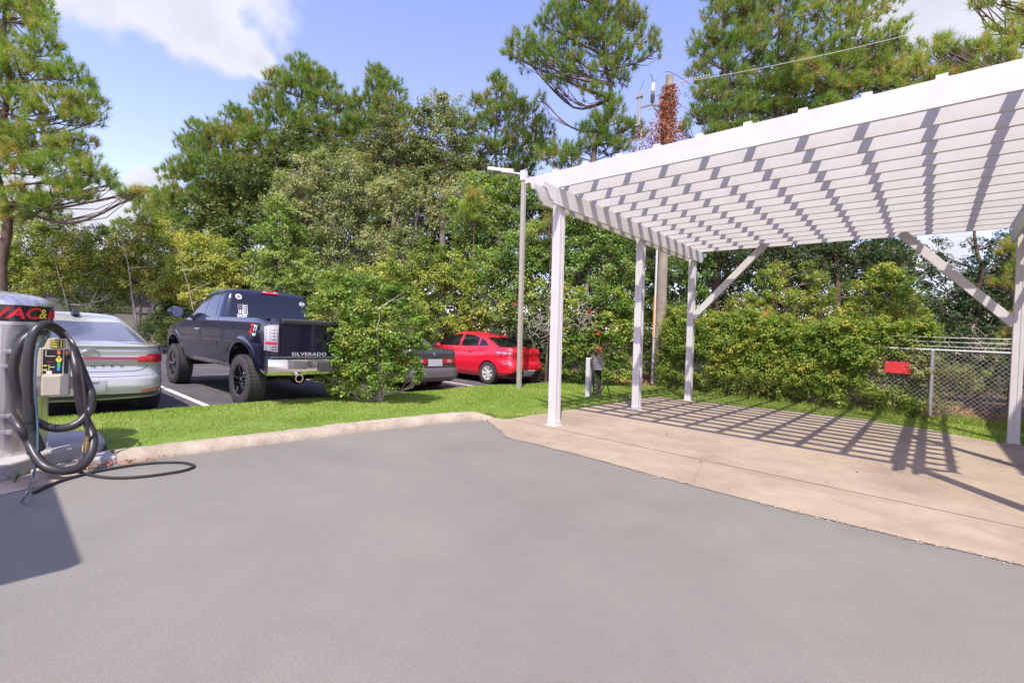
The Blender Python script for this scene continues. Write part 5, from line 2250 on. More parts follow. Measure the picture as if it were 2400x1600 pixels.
# ================================================================== FENCE
def fence():
    r = empty('chain_link_fence', (.15, 14.1, 0), 0, 'galvanised chain link fence with strands of barbed wire above its rail', 'fence')
    X0, X1 = -6.6 - .15, 4.2 - .15
    H = 1.56
    mb = MB()
    mb.tube([(X0, 0, H), (X1, 0, H)], .028, 8)
    mb.build('top_rail', mat('dull_galvanised', (.36, .36, .36), .5, .4), r)
    for px in (-5.4, -2.7, .06, 2.8):
        mb = MB()
        mb.tube([(px - .15, 0, -.02), (px - .15 + LX * H, LY * H, H - .01)], .038, 10)
        mb.lathe([(.045, 0), (.03, .04), (0, .045)], c=(px - .15 + LX * H, LY * H, H - .02), n=10)
        mb.build('fence_post', M_metal, r)
    # woven wire: two families of crossing bent wires
    s = .049
    mb = MB()
    vs, fs = [], []
    t = .0032
    k = 0
    X = X0
    rows = int((H - .06) / s)
    nx = int((X1 - X0) / s)
    for i in range(nx + 1):
        for sg in (0, 1):
            # zig-zag vertical strand
            b = len(vs)
            for j in range(rows + 1):
                off = (j % 2) * s if sg == 0 else 2 * s - (j % 2) * s
                x = X0 + i * s * 1.0 * 2 + off
                if x > X1:
                    break
                z = .05 + j * s
                yy = .006 if sg else -.006
                vs += [(x - t, yy, z), (x + t, yy, z), (x, yy + t * 1.6, z)]
                if j:
                    q = b + j * 3
                    fs += [(q - 3, q - 2, q + 1, q), (q - 2, q - 1, q + 2, q + 1), (q - 1, q - 3, q, q + 2)]
        if X0 + i * 2 * s > X1:
            break
    mb.add(vs, fs)
    mb.build('mesh', M_wire, r)
    for z in (1.66, 1.76, 1.86):
        mb = MB()
        P = [(X0 + (X1 - X0) * i / 60, .02 + .1 * (z - 1.6), z - .015 * math.sin(math.pi * ((i * 4 / 60) % 1))) for i in range(61)]
        mb.tube(P, .003, 5)
        for i in range(60):
            c = Vector(P[i])
            mb.bar(c + Vector((-.012, -.015, -.022)), c + Vector((.012, .015, .022)), .004, .004)
            mb.bar(c + Vector((.012, -.015, -.022)), c + Vector((-.012, .015, .022)), .004, .004)
        mb.build('barbed_wire', M_metal, r)
    # red sign
    rs = empty('sign', (-.545, 14.03, 1.12), math.radians(0), 'faded blank red rectangular sign with rounded corners on the fence', 'sign')
    mb = MB()
    P = []
    w, h, rr = .235, .135, .035
    for cx_, cz_, a0 in ((w - rr, h - rr, 0), (-w + rr, h - rr, 90), (-w + rr, -h + rr, 180), (w - rr, -h + rr, 270)):
        for i in range(5):
            a = math.radians(a0 + 22.5 * i)
            x, z = cx_ + rr * math.cos(a), cz_ + rr * math.sin(a)
            P.append((x, z - x * .03))
    mb.prism(P, 'y', -.004, .004)
    mb.build('panel', M_signred, rs)
    mb = MB()
    for x in (-.2, .2):
        mb.lathe([(0, -.008), (.008, -.008), (.008, 0)], c=(x, 0, .10), axis='y', n=8)
    mb.build('ties', M_metal, rs)


fence()

# ================================================================== TREES AND PLANTS
G_P = 'tall pines rising behind the parking lot'
G_T = 'trees and tall shrubs of the thicket'
# left edge pine
plant('pine', 'pine_tree', 'large pine filling the upper left edge, crown cut by the frame', 'pine tree', 15.5, 8,
      [(20, 40, 60), (100, 112, 48), (60, 165, 62), (165, 185, 48), (195, 235, 40), (30, 250, 60), (125, 255, 55), (215, 280, 28), (190, 325, 34, 0, .6), (90, 330, 55), (140, 395, 55), (35, 400, 60),
       (215, 400, 42), (160, 440, 45), (60, 460, 45), (245, 425, 26), (-60, 100, 80), (-60, 300, 80), (-20, 180, 60), (100, 60, 30), (290, 445, 26, 0, .6), (-30, -30, 70), (60, 20, 50), (180, 270, 34), (100, 480, 40), (190, 455, 30), (20, 500, 40), (325, 440, 18, 0, .6), (150, 350, 40), (20, 350, 50)],
      L_pine2, .30, 1.55, .17, M_bark, top=(14, -120, 15.5), tone=.46, nper=34, drop=.12)
plant('pine', 'pine_tree', 'small open pine low in the gap left of the big pines', 'pine tree', 30, 345,
      [(300, 458, 22), (345, 450, 24), (325, 485, 28), (370, 500, 34), (290, 520, 26, 0, .6), (340, 540, 34), (400, 545, 34), (250, 535, 22, 0, .6), (380, 460, 22)],
      L_pine, .30, 1.2, .13, M_bark, top=(352, 440, 30), nper=30)
# crepe myrtles in front of the building
CM = dict(cat='tree', leafm=None)
plant('leaf', 'small_tree', 'leafy small tree at the left edge before the grey building', 'tree', 19, 40,
      [(30, 560, 50), (105, 545, 42), (140, 500, 26), (80, 600, 48), (150, 580, 42), (20, 625, 45), (110, 640, 40), (-30, 560, 60), (60, 510, 40), (-20, 640, 50), (170, 535, 30), (30, 480, 30), (110, 520, 34), (60, 650, 36), (130, 610, 40), (-10, 510, 40)],
      L_yell, .085, 1.0, .045, M_pale, stems=3, tone=.42, group='small yellow green trees before the building', cover=.85)
plant('leaf', 'small_tree', 'airy small tree with slanting grey stems behind the silver sedan', 'tree', 19, 175,
      [(190, 600, 46), (235, 570, 42), (210, 640, 42), (160, 625, 40), (265, 615, 42), (250, 655, 36), (285, 555, 34), (180, 560, 34), (240, 600, 36), (150, 650, 34), (290, 600, 34), (225, 540, 26)],
      L_yell, .085, .95, .04, M_pale, stems=3, tone=.46, group='small yellow green trees before the building', cover=.8)
plant('leaf', 'small_tree', 'multi stemmed pale barked tree between the sedan and the pickup truck', 'tree', 19.5, 322,
      [(330, 545, 44), (300, 590, 46), (350, 600, 50), (395, 575, 46), (320, 640, 44), (370, 645, 44), (275, 660, 32), (420, 630, 44), (385, 530, 32), (400, 660, 36), (340, 500, 26)],
      L_yell, .085, 1.0, .06, M_pale, stems=4, tone=.56, group='small yellow green trees before the building', cover=.9, bend=.1)
plant('leaf', 'small_tree', 'dense yellow green tree whose crown touches the pickup roof', 'tree', 19, 470,
      [(450, 585, 44), (490, 610, 46), (520, 590, 40), (460, 640, 44), (505, 650, 42), (540, 625, 34), (435, 620, 40), (480, 560, 34), (530, 660, 32), (440, 670, 34), (490, 680, 30)],
      L_yell, .085, 1.05, .045, M_pale, stems=3, tone=.55, group='small yellow green trees before the building')
plant('leaf', 'shrub', 'low dark green shrub at the foot of the grey building wall', 'shrub', 19.0, 375,
      [(360, 735, 22), (385, 755, 20), (340, 750, 18), (400, 735, 16), (330, 770, 16), (370, 775, 18)], L_green, .08, 1, .03, M_bark2)
plant('leaf', 'shrub', 'low shrub under the small trees just left of the silver sedan roof', 'shrub', 19.5, 240,
      [(215, 700, 26), (250, 690, 26), (285, 700, 24), (160, 690, 24)], L_green, .08, 1, .03, M_bark2)
# big pines
plant('pine', 'pine_tree', 'leftmost of the big pines, sloping crown over the small trees', 'pine tree', 26, 490,
      [(385, 475, 42), (418, 410, 46), (452, 345, 44), (455, 300, 26), (500, 325, 46), (470, 395, 55), (440, 470, 50), (500, 460, 55), (520, 390, 50), (480, 530, 45), (545, 330, 46), (545, 275, 34), (570, 300, 38), (560, 400, 50), (540, 480, 50), (400, 510, 38), (520, 550, 40), (420, 545, 36)],
      L_pine, .34, 1.5, .2, M_bark, top=(520, 260, 26), group=G_P, nper=30)
plant('pine', 'pine_tree', 'tallest rounded pine of the big clump, centre left of the photo', 'pine tree', 25, 690,
      [(640, 190, 32), (690, 158, 30), (712, 180, 38), (752, 200, 34), (680, 215, 50), (620, 245, 42), (745, 245, 46), (795, 250, 34), (815, 295, 36), (650, 285, 52), (715, 300, 52), (775, 310, 44), (600, 330, 46), (670, 355, 52), (740, 365, 46), (610, 400, 48), (590, 455, 48), (640, 430, 46), (560, 500, 45), (590, 540, 36), (800, 345, 36)],
      L_pine, .34, 1.5, .22, M_bark, top=(695, 150, 25), group=G_P, nper=30)
plant('pine', 'pine_tree', 'narrow pointed pine top rising right of the tallest rounded pine', 'pine tree', 25, 872,
      [(868, 172, 26), (862, 200, 32), (900, 215, 34), (845, 240, 36), (890, 255, 42), (930, 262, 24), (860, 295, 44), (920, 300, 36), (830, 290, 30)],
      L_pine, .34, 1.5, .18, M_bark, top=(868, 150, 25), group=G_P, nper=30)
plant('pine', 'pine_tree', 'young pine with upright tufts left of the tall bare limbed pine', 'pine tree', 20, 1150,
      [(1140, 190, 24), (1150, 220, 32), (1118, 235, 26), (1090, 235, 18), (1180, 250, 34), (1145, 275, 42), (1215, 275, 36), (1190, 320, 42), (1250, 305, 34), (1240, 350, 40), (1160, 350, 40), (1100, 290, 34), (1200, 380, 34), (1110, 340, 34)],
      L_pine, .30, 1.35, .13, M_bark, top=(1142, 180, 20), group=G_P, nper=30)
# tall open pine with the crossing limbs
plant('pine', 'pine_tree', 'tall open pine with dark crossing limbs above the pergola corner', 'pine tree', 18, 1392,
      [(1195, 110, 38), (1170, 128, 24), (1235, 110, 36), (1265, 150, 36), (1215, 145, 30), (1285, 45, 44), (1340, 20, 52), (1405, 20, 46), (1440, 55, 40), (1350, 90, 50), (1400, 110, 48), (1300, 110, 40), (1440, 140, 40), (1488, 95, 32), (1505, 120, 18), (1390, 165, 40), (1425, 190, 26), (1465, 50, 26), (1330, 150, 34), (1290, -20, 50), (1400, -30, 60), (1250, 60, 22),
       (1400, 285, 36), (1438, 300, 30), (1372, 315, 30), (1468, 315, 22), (1340, 340, 28), (1430, 340, 26), (1290, 345, 30), (1250, 365, 30), (1300, 380, 28), (1240, 225, 14), (1460, 290, 18), (1310, 180, 32), (1360, 215, 26), (1400, 230, 26), (1345, 300, 26), (1415, 255, 26), (1270, 190, 22), (1380, 270, 24), (1320, 60, 36), (1380, 60, 40), (1310, 365, 26), (1395, 340, 30)],
      L_pine, .30, 1.25, .19, M_bark, top=(1395, -90, 18), group=G_P, nper=32, bend=.7)
# right pines above the pergola
plant('pine', 'pine_tree', 'dark dense pine just right of the utility pole top', 'pine tree', 18, 1655,
      [(1625, 95, 40), (1655, 40, 46), (1645, 150, 46), (1700, 110, 46), (1600, 165, 26), (1690, 30, 42), (1690, 190, 44), (1625, 215, 40), (1600, 265, 26), (1655, 265, 36), (1735, 60, 36), (1670, -20, 50), (1600, 120, 22), (1570, 300, 22), (1700, 250, 36), (1740, 110, 34), (1660, 100, 44), (1720, 300, 30), (1640, 310, 30), (1730, 10, 34)],
      L_pine, .30, 1.35, .17, M_bark, top=(1665, -90, 18), group=G_P, nper=30)
plant('pine', 'pine_tree', 'slender pine directly behind the power line, right of the dark pine', 'pine tree', 19, 1790,
      [(1745, 20, 36), (1795, 30, 42), (1775, 85, 42), (1740, 150, 36), (1800, 130, 42), (1760, 200, 36), (1810, 190, 36), (1730, 250, 30), (1780, 250, 30), (1830, 80, 30), (1790, -30, 46), (1840, 140, 34), (1850, 20, 34), (1840, 200, 34), (1720, 90, 34), (1830, 250, 28)],
      L_pine, .30, 1.3, .13, M_bark, top=(1790, -90, 19), group=G_P, nper=30)
plant('pine', 'pine_tree', 'loose pine with pale sky gaps above the middle of the pergola beam', 'pine tree', 17, 1930,
      [(1870, 35, 36), (1920, 60, 46), (1890, 105, 42), (1985, 40, 42), (1970, 100, 44), (1930, 150, 44), (1880, 190, 36), (2030, 90, 34), (2020, 150, 38), (1960, 200, 36), (2075, 60, 22), (1940, -10, 44), (2040, 10, 30), (1870, -30, 34), (1860, 150, 34), (1925, 205, 34), (2000, 190, 34), (2060, 110, 30), (1900, 240, 30), (2070, 170, 34), (1960, 10, 36), (2100, 120, 26)],
      L_pine2, .27, 1.1, .11, M_bark, top=(1935, -90, 17), tone=.45, group=G_P, nper=34)
plant('pine', 'pine_tree', 'near pine with long bright needles over the right end of the pergola', 'pine tree', 11.5, 2450,
      [(2090, 165, 38), (2150, 130, 36), (2140, 190, 38), (2200, 165, 42), (2260, 130, 42), (2250, 190, 38), (2310, 150, 42), (2340, 90, 36), (2290, 70, 26), (2240, 12, 26, 0, .7), (2300, 5, 36), (2350, 30, 30), (2360, 180, 40), (2160, 90, 14), (2400, 60, 60), (2400, 160, 60), (2110, 210, 30), (2180, 215, 34), (2070, 220, 28), (2225, 200, 34), (2290, 110, 36), (2230, 120, 28), (2180, 120, 26), (2330, 190, 40)],
      L_pine2, .28, 1.0, .11, M_bark, top=(2430, -60, 11.5), tone=.5, group=G_P, nper=40)
# oaks and broadleaf crowns
plant('leaf', 'oak_tree', 'brownish topped oak below the narrow pointed pine', 'oak tree', 21, 900,
      [(880, 300, 42), (920, 330, 46), (860, 350, 46), (905, 380, 52), (950, 360, 42), (850, 400, 42), (940, 410, 42), (890, 270, 24)],
      L_brown, .10, 1.0, .2, M_bark2, tone=.42, group=G_T)
plant('leaf', 'oak_tree', 'grey green oak with twiggy top against the sky, left of centre', 'oak tree', 20.5, 1010,
      [(1000, 245, 34), (1040, 260, 36), (985, 285, 42), (1060, 300, 42), (1020, 330, 52), (970, 340, 36), (1085, 350, 40), (1040, 390, 48), (990, 390, 44), (1100, 400, 36), (1015, 222, 12), (960, 270, 22)],
      L_olive, .10, .95, .2, M_bark2, tone=.42, group=G_T)
plant('leaf', 'oak_tree', 'broad olive oak bulging above the pickup truck roof', 'oak tree', 18.5, 780,
      [(700, 405, 46), (755, 390, 44), (815, 395, 46), (680, 450, 48), (740, 450, 54), (800, 455, 54), (700, 505, 50), (765, 515, 54), (830, 510, 50), (850, 440, 44), (745, 565, 46), (810, 570, 46), (680, 540, 40), (860, 560, 42), (650, 420, 30), (780, 610, 40), (640, 470, 34)],
      L_olive, .09, 1.05, .22, M_bark2, tone=.5, group=G_T)
plant('leaf', 'oak_tree', 'olive oak filling the middle right of the broad oak', 'oak tree', 18, 950,
      [(900, 450, 46), (950, 445, 46), (1000, 450, 44), (1050, 440, 40), (910, 505, 48), (965, 500, 48), (890, 560, 46), (940, 550, 44), (1010, 500, 36), (1090, 450, 36), (880, 620, 42), (930, 600, 40)],
      L_olive, .09, .9, .2, M_bark2, tone=.52, group=G_T, cover=.9)
plant('leaf', 'broadleaf_tree', 'fresh green leafy tree directly above the pickup cab', 'tree', 17.5, 640,
      [(640, 500, 36), (620, 545, 38), (665, 545, 38), (640, 600, 40), (600, 595, 28), (690, 600, 38), (620, 650, 34), (670, 650, 36), (720, 640, 34), (650, 470, 28), (585, 640, 22)],
      L_green, .085, 1.1, .12, M_bark2, tone=.55, group=G_T)
plant('leaf', 'broadleaf_tree', 'bright green tree with a yellow pine tuft left of the lamp pole', 'tree', 16.5, 1110,
      [(1100, 440, 40), (1060, 480, 36), (1150, 430, 38), (1120, 490, 42), (1170, 480, 40), (1070, 530, 40), (1130, 545, 44), (1190, 530, 40), (1080, 590, 40), (1210, 450, 30)],
      L_green, .085, 1.05, .13, M_bark2, tone=.52, group=G_T)
plant('pine', 'pine_sapling', 'bright yellow green pine sapling poking out left of the lamp pole', 'pine sapling', 15.6, 1085,
      [(1088, 452, 20), (1080, 480, 22), (1100, 475, 18), (1065, 500, 18), (1090, 505, 20)],
      L_pine2, .26, 1.6, .04, M_bark, tone=.58, nper=34)
plant('pine', 'pine_sapling', 'small pine sapling behind the left pergola post', 'pine sapling', 14.2, 1262,
      [(1262, 470, 18), (1270, 500, 18), (1258, 520, 14)], L_pine2, .26, 1.6, .04, M_bark, tone=.6, nper=34)
# thicket around the cars and the lamp pole
plant('leaf', 'tall_shrub', 'large leafy shrub mound left of the lamp pole at mid height', 'shrub', 15, 1180,
      [(1175, 590, 46), (1120, 610, 42), (1220, 610, 40), (1180, 650, 46), (1100, 665, 42), (1230, 670, 40), (1150, 700, 44), (1210, 730, 42), (1240, 540, 36), (1250, 590, 34)],
      L_green, .075, 1.15, .08, M_bark2, tone=.56, group=G_T)
plant('leaf', 'tall_shrub', 'olive shrub mass above the old grey sedan', 'shrub', 15, 1020,
      [(960, 650, 42), (1010, 640, 42), (1050, 660, 42), (980, 700, 42), (1040, 715, 42), (930, 610, 40), (990, 590, 38), (1040, 610, 36), (1090, 730, 36), (950, 745, 34), (1000, 755, 34), (1060, 765, 32)],
      L_yell, .075, 1.15, .08, M_bark2, tone=.34, group=G_T)
plant('leaf', 'tall_shrub', 'yellowish shrub mass right behind the round bush', 'shrub', 15.5, 850,
      [(900, 640, 42), (850, 640, 40), (800, 650, 42), (760, 650, 36), (830, 690, 40), (880, 700, 38), (740, 690, 34), (790, 710, 34), (720, 720, 28), (910, 740, 30), (850, 760, 30)],
      L_yell, .075, 1.1, .08, M_bark2, tone=.36, group=G_T)
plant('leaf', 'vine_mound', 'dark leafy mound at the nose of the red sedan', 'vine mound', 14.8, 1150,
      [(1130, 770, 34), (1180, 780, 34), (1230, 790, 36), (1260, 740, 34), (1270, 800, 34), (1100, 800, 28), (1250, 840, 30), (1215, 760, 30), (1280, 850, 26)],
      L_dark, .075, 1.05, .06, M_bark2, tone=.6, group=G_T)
plant('leaf', 'vine_mound', 'tall vine covered mound right of the left pergola post', 'vine mound', 14.6, 1345,
      [(1330, 500, 44), (1380, 520, 44), (1300, 540, 36), (1340, 570, 46), (1400, 570, 46), (1430, 530, 40), (1320, 620, 42), (1380, 630, 44), (1430, 610, 44), (1300, 450, 36), (1360, 460, 36), (1270, 430, 36)],
      L_green, .075, 1.1, .09, M_bark2, tone=.46, group=G_T)
plant('leaf', 'vine_mound', 'shining vine mound above the hose post', 'vine mound', 13.6, 1370,
      [(1310, 690, 40), (1360, 680, 40), (1410, 690, 38), (1330, 740, 42), (1390, 740, 42), (1430, 750, 34), (1300, 780, 36), (1350, 800, 38), (1410, 805, 36), (1320, 840, 34), (1375, 850, 34), (1430, 850, 30), (1440, 700, 30), (1290, 730, 32)],
      L_vine, .07, 1.15, .06, M_bark2, tone=.34, group=G_T)
plant('leaf', 'vine_mound', 'dark vine thicket around the foot of the utility pole', 'vine mound', 17.0, 1500,
      [(1500, 600, 40), (1540, 640, 36), (1480, 650, 38), (1600, 620, 38), (1560, 590, 36), (1500, 700, 38), (1470, 760, 32), (1600, 680, 34), (1560, 720, 32), (1490, 830, 30), (1580, 780, 30), (1460, 560, 36), (1440, 640, 30), (1620, 560, 32)],
      L_green, .075, .95, .06, M_bark2, tone=.3, group=G_T)
# behind the pergola
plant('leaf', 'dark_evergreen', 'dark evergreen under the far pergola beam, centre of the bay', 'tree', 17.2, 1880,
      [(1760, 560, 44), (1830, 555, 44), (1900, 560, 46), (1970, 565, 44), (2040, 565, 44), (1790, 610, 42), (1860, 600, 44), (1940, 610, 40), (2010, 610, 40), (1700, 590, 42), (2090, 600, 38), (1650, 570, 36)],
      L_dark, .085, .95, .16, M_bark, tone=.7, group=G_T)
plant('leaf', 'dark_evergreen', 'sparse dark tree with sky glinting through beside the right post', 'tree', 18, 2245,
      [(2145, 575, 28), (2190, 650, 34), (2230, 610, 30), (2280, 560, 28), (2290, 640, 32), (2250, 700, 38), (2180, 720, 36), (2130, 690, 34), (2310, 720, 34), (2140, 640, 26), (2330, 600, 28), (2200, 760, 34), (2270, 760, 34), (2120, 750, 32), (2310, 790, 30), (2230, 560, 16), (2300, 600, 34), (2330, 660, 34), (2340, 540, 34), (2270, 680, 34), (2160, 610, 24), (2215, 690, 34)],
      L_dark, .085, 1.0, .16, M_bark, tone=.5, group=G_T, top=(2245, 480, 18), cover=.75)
plant('leaf', 'tall_shrub', 'pale feathery shrub above the vines, left of the bay', 'shrub', 16.6, 1800,
      [(1760, 640, 28), (1790, 625, 26), (1740, 680, 30), (1790, 675, 32), (1830, 690, 28), (1870, 640, 26), (1890, 680, 30), (1850, 620, 20), (1700, 700, 30), (1760, 720, 32), (1840, 730, 30), (1900, 725, 30)],
      L_bush, .06, 1.0, .05, M_bark2, tone=.66, group=G_T)
plant('leaf', 'tall_shrub', 'domed shrub with yellowing leaves right of the feathery shrub', 'shrub', 16.3, 2030,
      [(2020, 640, 34), (2060, 650, 34), (1985, 670, 32), (2040, 690, 38), (2090, 690, 32), (1990, 720, 34), (2050, 735, 34), (2110, 730, 26), (1950, 720, 26), (2030, 625, 24)],
      L_vine, .085, 1.1, .06, M_bark2, tone=.46, group=G_T)
plant('pine', 'pine_sapling', 'bright pine sprays hanging beside the right pergola post', 'pine sapling', 14.4, 2330,
      [(2315, 580, 24), (2330, 620, 24), (2300, 650, 16), (2325, 665, 20), (2335, 740, 24), (2320, 770, 20), (2345, 560, 24)],
      L_pine2, .26, 1.2, .04, M_bark, tone=.62, nper=36)


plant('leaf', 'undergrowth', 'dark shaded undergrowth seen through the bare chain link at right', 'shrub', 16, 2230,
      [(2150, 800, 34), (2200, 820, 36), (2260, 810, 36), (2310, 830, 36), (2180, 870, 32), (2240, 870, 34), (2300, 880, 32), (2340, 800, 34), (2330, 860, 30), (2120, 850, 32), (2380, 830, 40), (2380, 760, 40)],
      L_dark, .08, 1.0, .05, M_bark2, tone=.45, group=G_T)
plant('leaf', 'undergrowth', 'light green sprigs behind the chain link at the right post', 'shrub', 12.6, 2290,
      [(2270, 860, 12), (2300, 840, 12), (2250, 890, 10), (2305, 790, 14), (2290, 810, 10), (2310, 870, 12)],
      L_bush, .06, .7, .02, M_bark2, tone=.6, group=G_T)


# vines over the fence, built in metres along it
def hedge(x0, x1, y, zlo, zhi, n, rr, seed, name, label, lm, tone, leaf=.055, dens=1.1, cat='vine'):
    rg = random.Random(seed)
    B = []
    for i in range(n):
        x = rg.uniform(x0, x1)
        z = zlo + (zhi - zlo) * rg.random() ** .8
        r_ = rr * rg.uniform(.7, 1.25)
        B.append(((x, y + rg.uniform(-.20, .2), max(r_ * .55, min(z, zhi - r_ * .3))), (r_, r_ * .62, r_ * .85)))
    plant('leaf', name, label, cat, 14, (( x0 + x1) / 2, y, 0), None, lm, leaf, dens, .016, M_bark, tone=tone, raw=B, clump=.38, ntip=5, twig=.008, group='vines overrunning the chain link fence')


hedge(-6.0, -4.2, 14.12, .2, 2.3, 46, .42, 1, 'fence_vine', 'tallest vine heap on the fence, beside the far left pergola post', L_vine, .42)
hedge(-4.5, -2.8, 14.12, .2, 2.2, 46, .42, 2, 'fence_vine', 'orange flecked vine heap on the fence, left of its middle', L_vine, .50)
hedge(-3.1, -1.2, 14.15, .55, 2.05, 40, .40, 3, 'fence_vine', 'green vine heap on the fence directly left of the red sign', L_vine, .40)
hedge(-1.5, -.1, 14.38, 1.35, 2.1, 26, .36, 4, 'fence_vine', 'vine heap spilling over the fence top above the red sign', L_vine, .38)
hedge(-3.0, -.05, 14.38, .1, 1.3, 95, .32, 5, 'fence_weeds', 'olive weeds behind the fence wire around the red sign', L_olive, .62, .045)
hedge(-.2, .75, 14.6, .1, 1.3, 14, .22, 6, 'fence_weeds', 'thin straw coloured weeds right of the bare fence post', L_olive, .75, .04, .7)
hedge(-6.2, 0.0, 13.92, .02, .55, 70, .22, 7, 'fence_weeds', 'ragged low weeds along the bottom of the fence', L_bush, .6, .05, .8)


# tufts of tall grass below the fence, brown dead stuff beyond it
def litter():
    rng = np.random.default_rng(21)
    n = 26000
    X = rng.uniform(-9.5, 5, n)
    Y = rng.uniform(11.4, 18.5, n)
    lim = np.interp(X, [-9.5, -8.2, -6.6, -5.2, 5], [11.9, 12.3, 13.1, 13.75, 13.85])
    ok = Y > lim
    X, Y = X[ok], Y[ok]
    n = len(X)
    V, F = leaf_quads(np.stack([X, Y, .02 + .03 * rng.random(n) - .02], 1), unit(np.array([0, 0, 1]) + rng.normal(0, .5, (n, 3))), rng.uniform(.05, .12, n), rng.uniform(.02, .05, n), rng)
    V[:, 2] += .03
    o = np_mesh('leaf_litter', V, F, L_dry, None, np.clip(rng.normal(.5, .25, n), 0, 1), 4)
    tag(o, 'dry brown fallen leaves under the thicket and beyond the fence', 'dead leaves', kind='stuff')
    n = 15000
    X = rng.uniform(-6.3, 3.5, n)
    Y = 13.9 + rng.normal(0, .14, n)
    hgt = rng.uniform(.08, .34, n) * (.4 + .6 * np.abs(np.sin(X * 3.1) * np.sin(X * 1.3)))
    a = rng.uniform(0, 6.28, n)
    P = np.stack([X, Y, np.zeros(n)], 1)
    w = np.stack([np.cos(a), np.sin(a), np.zeros(n)], 1) * .005
    V = np.empty((n, 3, 3))
    V[:, 0] = P - w
    V[:, 1] = P + w
    V[:, 2] = P + np.stack([rng.normal(0, .4, n) * hgt, rng.normal(0, .4, n) * hgt, hgt], 1)
    o = np_mesh('tall_grass', V.reshape(-1, 3), np.arange(n * 3).reshape(-1, 3), L_grass, None, np.clip(rng.normal(.55, .3, n), 0, 1), 3)
    tag(o, 'uncut tall grass standing along the foot of the fence', 'grass', kind='stuff')


litter()


def fallen():
    rng = np.random.default_rng(66)
    n = 46
    X = rng.uniform(-5, 4, n)
    Y = rng.uniform(5.0, 11.4, n)
    V, F = leaf_quads(np.stack([X, Y, np.full(n, .032)], 1), unit(np.array([0, 0, 1]) + rng.normal(0, .25, (n, 3))), rng.uniform(.02, .05, n), rng.uniform(.015, .03, n), rng)
    o = np_mesh('fallen_leaves', V, F, L_dry, None, np.clip(rng.normal(.3, .2, n), 0, 1), 4)
    tag(o, 'a few small dry leaves scattered on the slab and asphalt', 'dead leaves', kind='stuff')


fallen()


# bare twiggy brush by the hose post, and vine stems behind the fence
def brush(name, label, pts, D, seed, n=40, size=.5):
    rg = random.Random(seed)
    c0 = W(*pts, D)
    mb = MB()
    for k in range(n):
        a = Vector((rg.gauss(0, size * .5), rg.gauss(0, size * .4), rg.gauss(0, size * .5)))
        d = Vector((rg.gauss(0, 1), rg.gauss(0, 1), rg.gauss(-.1, .8))).normalized() * size * rg.uniform(.5, 1.1)
        m_ = a + d * .5 + Vector((rg.gauss(0, .1), rg.gauss(0, .1), .1)) * size
        mb.tube(catmull([a, m_, a + d], 4), [.008, .007, .006, .006, .005, .004, .004, .003, .003][:9], 4)
    o = mb.build(name, M_pale)
    o.location = c0
    tag(o, label, 'brush')


brush('brush', 'tangle of bare pale twigs just left of the left pergola post', (1240, 745), 12.6, 5, 60, .45)
brush('brush', 'bare twigs among the vines between the pergola post and hose post', (1340, 730), 12.4, 6, 45, .4)
brush('brush', 'grey dead vine stems tangled on the barbed wire', (2250, 805), 10.7, 7, 40, .45)


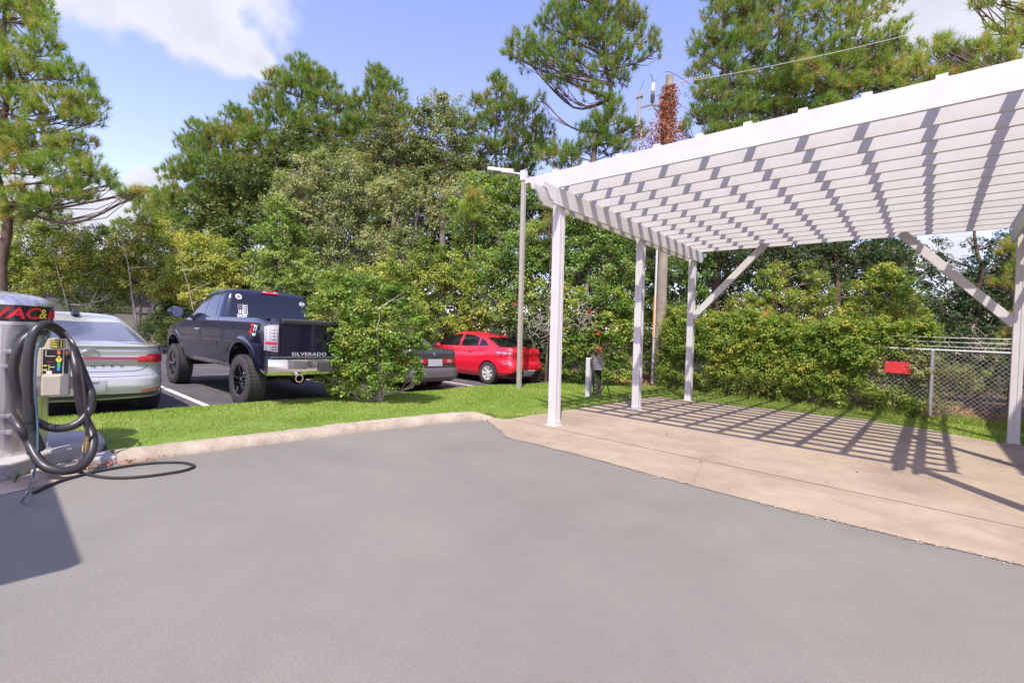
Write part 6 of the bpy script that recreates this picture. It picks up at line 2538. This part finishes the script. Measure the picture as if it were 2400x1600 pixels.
# red trumpet flowers on the vines
def flowers():
    rg = random.Random(12)
    k = 0
    for px, py, D in ((1182, 697, 12.0), (1352, 716, 12.2), (1368, 763, 12.2), (1372, 800, 12.0), (1760, 722, 12.4)):
        mb = MB()
        for j in range(4):
            c = Vector((rg.gauss(0, .04), rg.gauss(0, .04), rg.gauss(0, .03)))
            d = Vector((rg.gauss(0, 1), rg.gauss(0, 1), rg.gauss(0, .6))).normalized()
            mb.tube([c, c + d * .05, c + d * .075], [.006, .012, .022], 6, caps=False)
        o = mb.build('flower', mat('trumpet_red', (.75, .08, .02), .5))
        o.location = W(px, py, D)
        tag(o, 'cluster of small orange red trumpet flowers on the green vines', 'flower', 'trumpet flowers dotted over the vines')


flowers()

# round bush on the lawn edge
plant('leaf', 'bush', 'round glossy green bush growing between the pickup and the grey sedan', 'bush', 8.3, (-7.42, 4.80, .06),
      [(760, 668, 26), (810, 660, 24), (850, 655, 26), (885, 660, 26), (920, 675, 26), (950, 700, 26), (740, 700, 26), (790, 705, 36), (850, 705, 40), (910, 720, 36), (960, 735, 24), (745, 745, 26), (790, 765, 36), (850, 765, 44), (910, 775, 38), (950, 780, 24),
       (735, 775, 18), (780, 820, 34), (840, 830, 38), (900, 830, 34), (940, 835, 22), (760, 850, 22), (810, 865, 26), (865, 870, 24), (915, 858, 20), (970, 790, 14), (965, 865, 12), (835, 640, 14), (725, 725, 14), (740, 820, 14), (770, 885, 18), (805, 895, 18), (900, 885, 16), (740, 860, 16), (845, 890, 16), (830, 790, 40), (820, 730, 40), (880, 800, 36)],
      L_bush, .048, 1.5, .035, M_pale, stems=5, tone=.42, clump=.42, ntip=7, twig=.006, cover=1.0, topoff=.5)


# distant wood closing the view behind everything
def far_wood():
    B = []
    rg = random.Random(31)
    for x in range(400, 2420, 40):
        top = np.interp(x, [400, 450, 560, 700, 800, 1000, 1200, 1300, 1600, 1700, 2080, 2110, 2190, 2260, 2330, 2400],
                        [540, 450, 370, 300, 350, 330, 380, 440, 430, 530, 560, 690, 720, 640, 560, 560])
        y = 800
        while y > top:
            B.append((x + rg.uniform(-15, 15), y, 38, rg.uniform(-1, 1)))
            y -= 44
    for x in range(1640, 2420, 42):
        top = np.interp(x, [1640, 1850, 2090, 2130, 2400], [190, 120, 130, 180, 120])
        y = 360
        while y > top:
            B.append((x + rg.uniform(-15, 15), y, 36, rg.uniform(-1, 1)))
            y -= 46
    BB = blobs_px(B, 24)
    rng = np.random.default_rng(77)
    V, F, T = crown_leaves(BB, .17, .9, rng, .75, clump=.45)
    o = np_mesh('distant_wood', V, F, L_far, None, T, 4)
    tag(o, 'dark mass of woodland far behind the thicket', 'woodland', kind='stuff')


far_wood()
